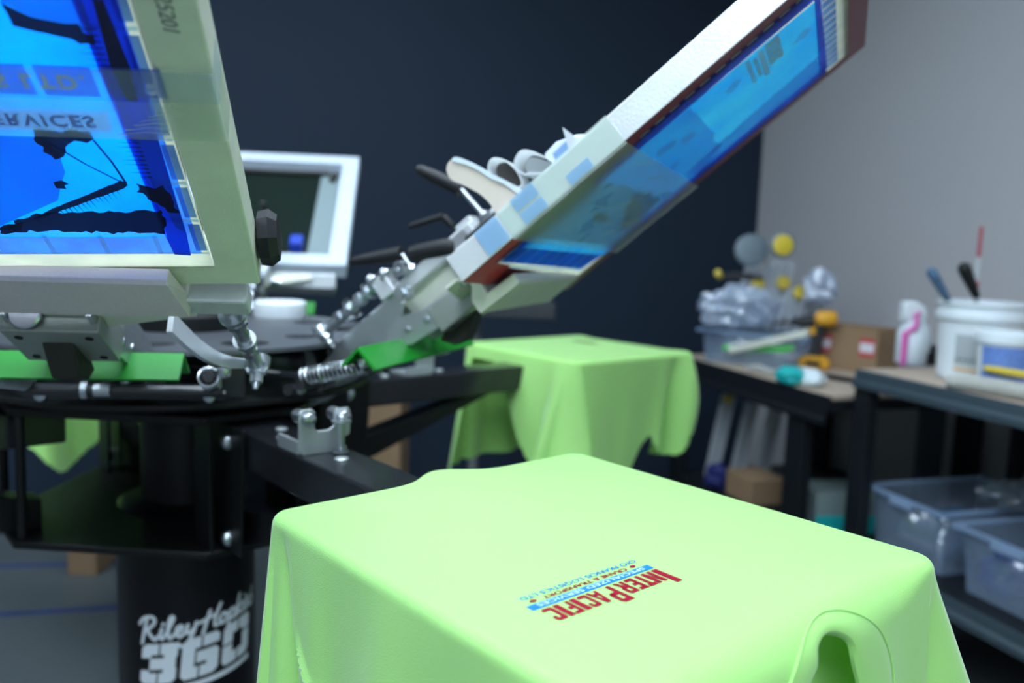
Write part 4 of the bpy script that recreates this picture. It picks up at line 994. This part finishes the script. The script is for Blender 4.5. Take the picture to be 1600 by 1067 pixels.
def crumple(name, label, cat, c, s, m, seed=1, amp=.25, R=None, top=0, parent=None):
    rnd = random.Random(seed); b = BM(); bmesh.ops.create_icosphere(b, subdivisions=4, radius=1)
    ph = [(Vector((rnd.uniform(-1, 1), rnd.uniform(-1, 1), rnd.uniform(-1, 1))).normalized(), rnd.uniform(2, 7), rnd.uniform(0, 6)) for _ in range(9)]
    for v in b.verts:
        n = v.co.normalized(); k = 1 + sum(math.sin(n.dot(d) * f * 2 + p) * amp / (3 + i * .5) for i, (d, f, p) in enumerate(ph))
        q = n * k; v.co = Vector((q.x * s[0], q.y * s[1], max(q.z, -.75) * s[2] + s[2] * .75))
    o = obj(name, b, m, parent); mw = (R.to_4x4() if R else Matrix.Identity(4)); mw.translation = Vector(c); o.matrix_world = mw
    if cat: tag(o, label, cat)
    return o
def rz(deg): return RMAT @ Matrix.Rotation(math.radians(deg), 3, 'Z')

# --- corner rack, top shelf
cb = atz(1168, 560, ZL); cbp = cb.dot(E1), cb.dot(WV)
tb = bin_('plastic_bin', 'clear plastic bin of tools under the crumpled bag, on the corner rack', RM(1.78, 2.62, ZL + .001), rz(-58), .34, .22, .115)
crumple('plastic_bag', 'crumpled clear plastic bag on the bin in the corner', 'bag', aty(1148, 508, 3.02), (.125, .08, .075), 'bag', 5, .4)
b = BM(); prism(b, [(-.13, 0), (.10, .018), (.13, .03), (.125, .045), (.08, .04), (-.13, .018)], lambda p, k: Vector((p[0], .02 * k, p[1])))
o = obj('plastic_tool', b, 'green_pl', bevel=.003); o.matrix_world = Matrix.Translation(RM(1.70, 2.50, ZL + .05)) @ rz(-58).to_4x4(); tag(o, 'bright green plastic tool lying in the clear corner bin', 'tool')
b = BM(); box(b, (0, 0, 0), (.30, .012, .024)); o = obj('flat_bar', b, 'alu_dull', bevel=.002); o.matrix_world = Matrix.Translation(aty(1198, 534, 2.86)) @ rz(-62).to_4x4() @ Matrix.Rotation(math.radians(-18), 4, 'Y'); tag(o, 'grey flat bar leaning out of the clear corner bin', 'bar')
# slatted clear holders with knobs, leaning in the corner
def slat_holder(label, x, y, hgt, wid, lean, knob=True):
    c = atz(x, y, ZL + .001); t = thing('acrylic_holder', label, 'holder', c, Matrix.Rotation(math.radians(-14), 3, 'Z') @ Matrix.Rotation(math.radians(lean), 3, 'Y'), 'clear slatted holders in the corner')
    for i in range(3):
        b = BM(); box(b, ((i - 1) * wid / 2.4, 0, hgt / 2), (wid / 7, .03, hgt)); obj('slat', b, 'slat_white', t, smooth=False)
    b = BM(); box(b, (0, .012, hgt / 2), (wid, .004, hgt)); obj('back_plate', b, 'slat', t, smooth=False)
    for i in range(2): b = BM(); box(b, ((i - .5) * wid / 2.4, .004, hgt * .45), (wid / 8, .006, hgt * .3)); obj('slot_insert', b, 'slat_dark', t, smooth=False)
    if knob:
        b = BM(); lathe(b, [(.020, 0), (.026, .004), (.026, .012), (.014, .018)], (wid * .2, -.018, hgt * knob), (0, -1, .3), 24); obj('knob', b, 'yellow', t)
slat_holder('clear slatted holder with grey roll above, leftmost in the corner', 1150, 556, .36, .088, 9, .80)
slat_holder('clear slatted holder below the yellow roll in the corner', 1188, 557, .38, .088, 9, .78)
slat_holder('shorter clear slatted holder right of the yellow-roll one', 1216, 560, .27, .066, 10, .97)
slat_holder('frosted clear holder leaning beside the drill, without a knob', 1246, 560, .27, .09, 16, 0)
b = BM(); lathe(b, [(.055, 0), (.06, .006), (.06, .02), (.05, .026), (.012, .026), (.01, .03)], (0, 0, 0), (0, -1, .15), 32); o = obj('tape_roll', b, 'wheel_grey'); o.location = aty(1172, 392, 3.12); tag(o, 'grey round roll atop the leftmost clear holder in the corner', 'roll')
t = thing('tape_roll', 'yellow-faced round roll on top of the corner pile', 'roll', aty(1222, 383, 3.05))
b = BM(); lathe(b, [(.042, 0), (.046, .006), (.046, .018), (.040, .022)], (0, .012, 0), (0, -1, .1), 32); obj('rim', b, 'wheel_grey', t)
b = BM(); lathe(b, [(.036, 0), (.037, .005), (.032, .008), (.012, .007), (.010, .010)], (0, -.010, 0), (0, -1, .1), 32); obj('cap', b, 'yellow', t)
b = BM(); prism(b, [(-.08, 0), (.08, .0), (.085, .014), (-.01, .028), (-.08, .018)], lambda p, k: Vector((p[0], .03 * k, p[1]))); o = obj('spring_clamp', b, 'drill_k', bevel=.003); o.location = aty(1158, 437, 3.05); tag(o, 'dark clamp with yellow tips across the leftmost clear holder', 'clamp')
b = BM(); lathe(b, [(.012, 0), (.013, .03), (.01, .035)], (0, 0, 0), (-.5, -1, .5), 16); k = obj('yellow_tip', b, 'yellow', o); k.location = (-.08, 0, .01)
crumple('plastic_bag', 'thin clear bag hanging off the holders above the drill', 'bag', aty(1280, 470, 3.1), (.055, .03, .06), 'bag', 9, .35)
# drill
D = thing('cordless_drill', 'yellow and black cordless drill standing on the corner rack', 'drill', atz(1272, 576, ZL) , Matrix.Rotation(math.radians(-12), 3, 'Z'))
sc_ = 1.0
b = BM(); tube(b, [(-.01, 0, .178), (.0, 0, .178), (.045, 0, .182), (.062, 0, .184)], [.020, .027, .029, .02], 20); obj('motor_housing', b, 'drill_y', D)
b = BM(); tube(b, [(-.015, 0, .172), (-.045, 0, .168), (-.065, 0, .165), (-.085, 0, .163)], [.024, .021, .018, .012], 20); cyl(b, (-.08, 0, .164), (-.15, 0, .155), .005); obj('chuck', b, 'drill_k', D)
b = BM(); tube(b, [(.01, 0, .165), (.006, 0, .12), (.002, 0, .07), (.0, 0, .04)], [.020, .017, .018, .022], 16); obj('grip', b, 'drill_k', D)
b = BM(); box(b, (-.012, 0, .135), (.03, .022, .03)); obj('trigger_guard', b, 'drill_y', D, bevel=.006)
b = BM(); prism(b, [(-.055, .003), (.045, .003), (.048, .03), (.035, .045), (-.02, .048), (-.055, .035)], lambda p, k: Vector((p[0], -.03 + .06 * k, p[1]))); obj('battery', b, 'drill_y', D, bevel=.005)
b = BM(); box(b, (-.01, -.0, .022), (.05, .066, .018)); obj('battery_base', b, 'drill_k', D, bevel=.003)
# glove pack
G = crumple('glove_bag', 'white and teal printed bag lying at the front of the corner rack', 'bag', atz(1250, 600, ZL) + UP * .0, (.078, .05, .030), 'bagwhite', 3, .18, rz(-60))
Gt = crumple('teal_print', None, None, G.location + Vector((-.028, -.004, .001)), (.052, .047, .0315), 'teal', 4, .12, rz(-60)); Gt.parent = G; Gt.matrix_parent_inverse = Matrix.Identity(4); Gt.location = G.matrix_world.inverted() @ (Vector(G.location) + Vector((-.030, -.006, .001))); Gt.rotation_euler = (0, 0, 0)
b = BM(); tube(b, [(-.06, 0, .01), (-.02, .01, .014), (.03, -.01, .012), (.06, .005, .01)], [.008, .014, .012, .006], 10); o = obj('rag', b, 'paper'); o.matrix_world = Matrix.Translation(atz(1188, 583, ZL)) @ rz(-70).to_4x4(); tag(o, 'small pale rag on the wooden top left of the glove bag', 'rag')
b = BM(); box(b, (0, 0, .007), (.10, .04, .014)); o = obj('tool_case', b, 'rack_dark', bevel=.003); o.matrix_world = Matrix.Translation(atz(1310, 594, ZL)) @ rz(-70).to_4x4(); tag(o, 'small dark case beside the glove bag on the corner rack', 'case')
# carton with two red labels
cz = ZL
CB = thing('cardboard_box', 'brown open carton with two red and white labels behind the drill', 'box', atz(1340, 582, cz) + Vector((.03, .09, 0)), rz(-68), 'cartons')
W_, D_, H_ = .225, .16, .155
b = BM(); th = .004
for c_, s_3 in (((0, -D_ / 2, H_ / 2), (W_, th, H_)), ((0, D_ / 2, H_ / 2), (W_, th, H_)), ((-W_ / 2, 0, H_ / 2), (th, D_, H_)), ((W_ / 2, 0, H_ / 2), (th, D_, H_)), ((0, 0, .002), (W_, D_, th))): box(b, c_, s_3)
obj('carton', b, 'card', CB, smooth=False)
for c_, nrm in (((-W_ / 2 + .03, -D_ / 2 - .0025, .09), 0), ((W_ / 2 - .035, -D_ / 2 - .0025, .09), 0)):
    b = BM(); box(b, c_, (.055, .001, .062)); lb = obj('red_label', b, 'label_red', CB, smooth=False)
    b = BM(); box(b, (c_[0], c_[1] - .001, c_[2]), (.05, .001, .032)); obj('white_patch', b, 'label_white', lb, smooth=False)

# --- right rack, top
def place(x, y, z, deg=0): m = rz(deg).to_4x4(); m.translation = atz(x, y, z); return m
def put(t, m): t.matrix_world = m
SB = thing('spray_bottle', 'white squeeze bottle with pink label strip, left of the bucket', 'bottle', atz(1424, 568, ZR))
b = BM(); lathe(b, [(.036, 0), (.040, .006), (.040, .085), (.032, .105), (.026, .115), (.026, .12)], n=32); obj('bottle', b, 'white_pl2', SB)
b = BM(); prism(b, [(-.035, .115), (.020, .115), (.026, .135), (.018, .16), (-.005, .172), (-.035, .172), (-.035, .15)], lambda p, k: Vector((p[0] - .002, -.018 + .036 * k, p[1]))); obj('nozzle_cap', b, 'white_pl', SB, bevel=.006)
b = BM(); tube(b, [(-.034, -.026, .0), (-.034, -.026, .085), (-.018, -.034, .10), (-.008, -.030, .118), (-.012, -.024, .135), (.0, -.024, .142)], [.008, .009, .009, .007, .006, .006], 10); obj('pink_strip', b, 'pink', SB)
SB.scale = (1.2, 1.2, 1.1)
BK = thing('plastic_bucket', 'large white plastic bucket holding spatulas on the right rack', 'bucket', atz(1522, 592, ZR))
r = .104
b = BM(); lathe(b, [(.090, 0), (.094, .004), (.100, .16), (.108, .162), (.110, .172), (.108, .182), (.102, .184), (.103, .20), (.108, .201), (.109, .207), (.104, .210), (.099, .208), (.098, .16), (.090, .01), (.001, .008)], n=56)
obj('pail', b, 'white_pl', BK)
def arc_label(name, root, rr, a0, a1, z0, z1, m, parent=None, tp=0):
    b = BM(); A, B = [], []
    for i in range(17):
        a = math.radians(a0 + (a1 - a0) * i / 16); A.append(b.verts.new((rr * math.cos(a), rr * math.sin(a), z0))); B.append(b.verts.new(((rr + tp) * math.cos(a), (rr + tp) * math.sin(a), z1)))
    for i in range(16): b.faces.new((A[i], A[i + 1], B[i + 1], B[i]))
    return obj(name, b, m, root)
arc_label('grey_label', BK, .0985, -150, -114, .045, .125, 'grey_lab', tp=.002); arc_label('blue_label', BK, .099, -114, -92, .04, .120, 'blue_lab', tp=.002); arc_label('orange_label', BK, .0990, -150, -92, .030, .036, 'drill_y')
b = BM()
for i in range(5): box(b, (.1005 * math.cos(math.radians(-144 + 7 * i)), .1005 * math.sin(math.radians(-144 + 7 * i)), .06), (.004, .001, .008), Matrix.Rotation(math.radians(-54 + 7 * i), 3, 'Z'))
obj('label_marks', b, 'knob', BK)
b = BM(); lathe(b, [(.098, .200), (.0975, .199), (.001, .199)], n=40)
b.free()
def spatula(label, p_grip_top, p_grip_bot, p_blade, m, wgrip):
    a, g, bl = Vector(p_grip_top), Vector(p_grip_bot), Vector(p_blade); t = thing('spatula', label, 'spatula', bl); a, g, bl2 = a - bl, g - bl, Vector((0, 0, 0))
    b = BM(); tube(b, [a, a.lerp(g, .08), a.lerp(g, .35), a.lerp(g, .8), g], [wgrip * .6, wgrip, wgrip * .95, wgrip * .7, wgrip * .5], 14); obj('handle', b, m, t)
    b = BM(); u, v, d = frameof(bl2 - g); 
    prism(b, [(-.008, 0), (.008, 0), (.016, (bl2 - g).length), (-.016, (bl2 - g).length)], lambda p, k: g + d * p[1] + u * p[0] + v * .0012 * k); obj('blade', b, 'steel', t, smooth=False)
spatula('ink-stained blue-grey spatula handle leaning left in the bucket', aty(1453, 421, 2.20), aty(1483, 472, 2.22), aty(1506, 589, 2.235), 'blue_handle', .0135)
spatula('black-handled spatula standing in the middle of the bucket', aty(1504, 413, 2.17), aty(1526, 464, 2.19), aty(1532, 590, 2.235), 'knob', .0165)
t = thing('marking_stick', 'thin red and clear stick standing tallest in the bucket', 'stick', aty(1524, 575, 2.28)); o0 = t.location
b = BM(); tube(b, [aty(1534, 354, 2.26) - o0, aty(1529, 402, 2.26) - o0], .005, 10); obj('red_tube', b, 'red_pl', t)
b = BM(); tube(b, [aty(1529, 402, 2.26) - o0, aty(1524, 440, 2.26) - o0, (0, 0, 0)], .006, 10); obj('clear_tube', b, 'slat', t)
b = BM(); dome(b, aty(1525, 444, 2.25) - o0, (0, -1, 0), .008, .008); obj('red_band', b, 'label_red', t)
SP = thing('small_pail', 'small white tub with blue printed band, in front of the bucket', 'tub', atz(1562, 609, ZR))
b = BM(); lathe(b, [(.052, 0), (.054, .003), (.060, .118), (.066, .120), (.066, .142), (.062, .145), (.058, .142), (.052, .008), (.001, .007)], n=44); obj('tub', b, 'white_pl', SP)
arc_label('printed_band', SP, .0550, -170, -10, .015, .112, 'blue_print', tp=.0054)
# stick, roll, white tray
t = thing('carpenter_pencil', 'yellow marker lying on the rag roll at the right edge', 'marker', aty(1570, 582, 2.0)); o0 = Vector(t.location)
b = BM(); tube(b, [aty(1537, 575, 2.03) - o0, aty(1560, 579, 2.01) - o0, aty(1625, 590, 1.93) - o0], [.007, .0095, .0095], 10); obj('barrel', b, 'yellow', t)
t = thing('rag_roll', 'greyish roll of rag lying along the rack front edge', 'rag', atz(1550, 620, ZR)); o0 = Vector(t.location)
b = BM(); pts = [atz(1480, 606, ZR) + UP * .017, atz(1520, 612, ZR) + UP * .020, atz(1575, 622, ZR) + UP * .021, atz(1630, 632, ZR) + UP * .020]
tube(b, [p - o0 for p in pts], [.016, .020, .021, .019], 18); obj('roll', b, 'paper', t)
b = BM(); R_ = rz(0); m_ = atz(1500, 592, ZR) + UP * .008
prism(b, [(-.05, 0), (.05, 0), (.05, .003), (-.046, .003), (-.05, .014), (-.053, .014)], lambda p, k: m_ + E1 * (p[0] + .0) - WV * .02 + WV * .05 * k); o = obj('plastic_tray', b, 'white_pl', bevel=.001); tag(o, 'small white tray between the bucket and the rag roll', 'tray')
b = BM(); box(b, (0, 0, .02), (.06, .04, .04)); box(b, (0, 0, .05), (.03, .02, .02)); o = obj('tape_dispenser', b, 'rack_dark', bevel=.004); o.matrix_world = place(1452, 570, ZR, 0); tag(o, 'small dark object between the bottle and the bucket', 'tool')

# --- lower shelves
bin_('plastic_bin', 'open clear bin with dark blue cloth on the lower rack, further from the camera', RM(1.92, 1.79, .336), rz(0), .40, .26, .175)
bin_('plastic_bin', 'open clear bin with blue and brown things on the lower rack, nearest the camera', RM(1.92, 1.45, .336), rz(0), .40, .30, .165)
crumple('cloth_bundle', 'dark blue cloth bundle inside the farther lower bin', 'cloth', RM(1.86, 1.79, .345), (.09, .07, .075), mat('dark_blue_cloth', (.01, .05, .10), .8), 12, .3)
crumple('cloth_bundle', 'bright blue rag inside the nearer lower bin', 'cloth', RM(1.80, 1.53, .345), (.05, .05, .06), mat('royal_blue_cloth', (.01, .035, .30), .8), 13, .25)
crumple('paper_bundle', 'brown crumpled paper in the nearer lower bin', 'paper', RM(1.90, 1.38, .345), (.08, .05, .075), mat('brown_paper', (.16, .10, .08), .8), 14, .25)
b = BM(); box(b, (0, 0, .006), (.14, .02, .010)); o = obj('flat_tool', b, 'yellow', bevel=.002); o.matrix_world = Matrix.Translation(RM(1.84, 1.46, .342)) @ rz(60).to_4x4(); tag(o, 'yellowish flat tool on the bottom of the nearer lower bin', 'tool')
crumple('plastic_bag', 'long crumpled grey plastic bag above the lower bins', 'bag', RM(2.02, 1.60, .52), (.16, .07, .045), film('smoky_bag', (.22, .28, .33), .5, .2, .5, .1)[0], 22, .3, rz(-25))
b = BM(); box(b, (0, 0, .065), (.20, .16, .13)); o = obj('cardboard_box', b, mat('pale_printed_board', (.18, .24, .24), .6), bevel=.002); o.matrix_world = Matrix.Translation(RM(1.80, 2.17, .301)) @ rz(-10).to_4x4(); tag(o, 'pale and teal printed box on the lower corner rack by the post', 'box', 'cartons')
b = BM(); box(b, (0, -.081, .03), (.20, .002, .06)); k = obj('teal_stripe', b, 'teal', o, smooth=False)
b = BM(); box(b, (0, 0, .045), (.14, .16, .09)); o = obj('cardboard_box', b, 'card', bevel=.002); o.matrix_world = Matrix.Translation(RM(1.72, 2.48, .301)) @ rz(0).to_4x4(); tag(o, 'plain brown carton under the corner rack, left of its post', 'box', 'cartons')
b = BM(); box(b, (0, 0, .20), (.10, .02, .40)); o = obj('panel_board', b, mat('slate_board', (.03, .045, .06), .5), bevel=.002); o.matrix_world = Matrix.Translation(RM(2.15, 2.15, .302)) @ rz(0).to_4x4(); tag(o, 'dark slate board standing upright on the lower corner rack', 'board')
for i, (x, y, Y, lb) in enumerate(((1112, 735, 3.15, 'leftmost of the dim clear holders under the corner rack'), (1150, 742, 3.13, 'second dim clear holder from the left under the corner rack'), (1188, 748, 3.10, 'dim clear holder with a yellow knob, nearest the rack post'))):
    c = aty(x, y, Y); c.z = .302
    t = thing('acrylic_holder', lb, 'holder', c, Matrix.Rotation(math.radians(8), 3, 'Z') @ Matrix.Rotation(math.radians(9), 3, 'Y'), 'clear slatted holders under the rack')
    b = BM()
    for j in range(2): box(b, ((j - .5) * .035, 0, .17), (.012, .02, .34))
    box(b, (0, .012, .17), (.05, .004, .34)); obj('slats', b, 'slat', t, smooth=False)
    b = BM(); lathe(b, [(.016, 0), (.018, .01), (.01, .014)], (-.01, -.012, .31 if i != 1 else .02), (0, -1, 0), 20); obj('knob', b, 'yellow', t)
crumple('cloth_bundle', 'dark blue bundle on the lower shelf, between holders and carton', 'cloth', RM(1.66, 2.62, .302), (.05, .04, .05), mat('navy_blue_cloth', (.01, .015, .12), .6), 31, .25)

# small things lying on the carousel disc
t = thing('ink_tub_lid', 'white round tub lid lying at the back of the carousel disc', 'lid', PC + Vector((.10, .235, 1.006)))
b = BM(); lathe(b, [(.050, 0), (.052, .003), (.052, .030), (.046, .034), (.010, .035)], n=40); obj('lid', b, 'white_pl', t)
b = BM(); prism(b, [(-.03, -.02), (.035, -.03), (.03, .035)], lambda p, k: Vector((p[0], p[1], .004 + .02 * (p[0] + .03) / .06 + .0008 * k))); o = obj('paper_scrap', b, 'white_pl', smooth=False); o.location = PC + Vector((.255, .10, 1.004)); tag(o, 'white paper scrap on the disc beside the right press head', 'paper')
# ------------------------------------------------------------ things behind the press
FD = thing('flash_dryer', 'dark flash dryer head on a grey pole behind the lime shirt', 'dryer', Vector((aty(742, 600, 2.75).x, 2.75, 0)))
b = BM(); cyl(b, (0, 0, .02), (0, 0, .95), .016); obj('pole', b, 'pole', FD)
b = BM(); box(b, (0, 0, .012), (.5, .04, .022)); box(b, (0, 0, .012), (.04, .5, .022)); obj('base', b, 'dryer', FD, bevel=.003)
b = BM(); box(b, (.10, .0, .965), (.30, .34, .05)); obj('heater_head', b, 'dryer', FD, bevel=.004)
def carton(x0, x1, ybot_Y, ztop, lab, d=.3):
    p0, p1 = aty(x0, 700, ybot_Y), aty(x1, 700, ybot_Y); w = p1.x - p0.x; b = BM(); box(b, (0, 0, ztop / 2), (w, d, ztop)); o = obj('cardboard_box', b, 'card', bevel=.002); o.location = ((p0.x + p1.x) / 2, ybot_Y + d / 2, 0)
    tag(o, lab, 'box', 'cartons'); b = BM(); box(b, (0, 0, ztop + .0004), (w, .05, .001)); obj('packing_tape', b, 'card_d', o, smooth=False)
carton(560, 625, 2.78, .66, 'tall brown carton standing behind the press arm and flash dryer', .25)
carton(100, 146, 2.72, .16, 'small brown carton on the floor at far left behind the column', .2)
for lab, (xa, ya), (xb, yb) in (('blue tape line on the concrete, farther from the camera', (-200, 892), (300, 878)), ('blue tape line on the concrete, nearer the camera', (-200, 975), (300, 944))):
    p, q = atz(xa, ya, 0), atz(xb, yb, 0); d = (q - p).normalized(); n = Vector((-d.y, d.x, 0)); b = BM()
    prism(b, [(0, 0), ((q - p).length, 0), ((q - p).length, .022), (0, .022)], lambda s, k: p + d * s[0] + n * s[1] + UP * (.0003 + .0007 * k)); o = obj('floor_tape', b, 'bluetape', smooth=False); tag(o, lab, 'tape')
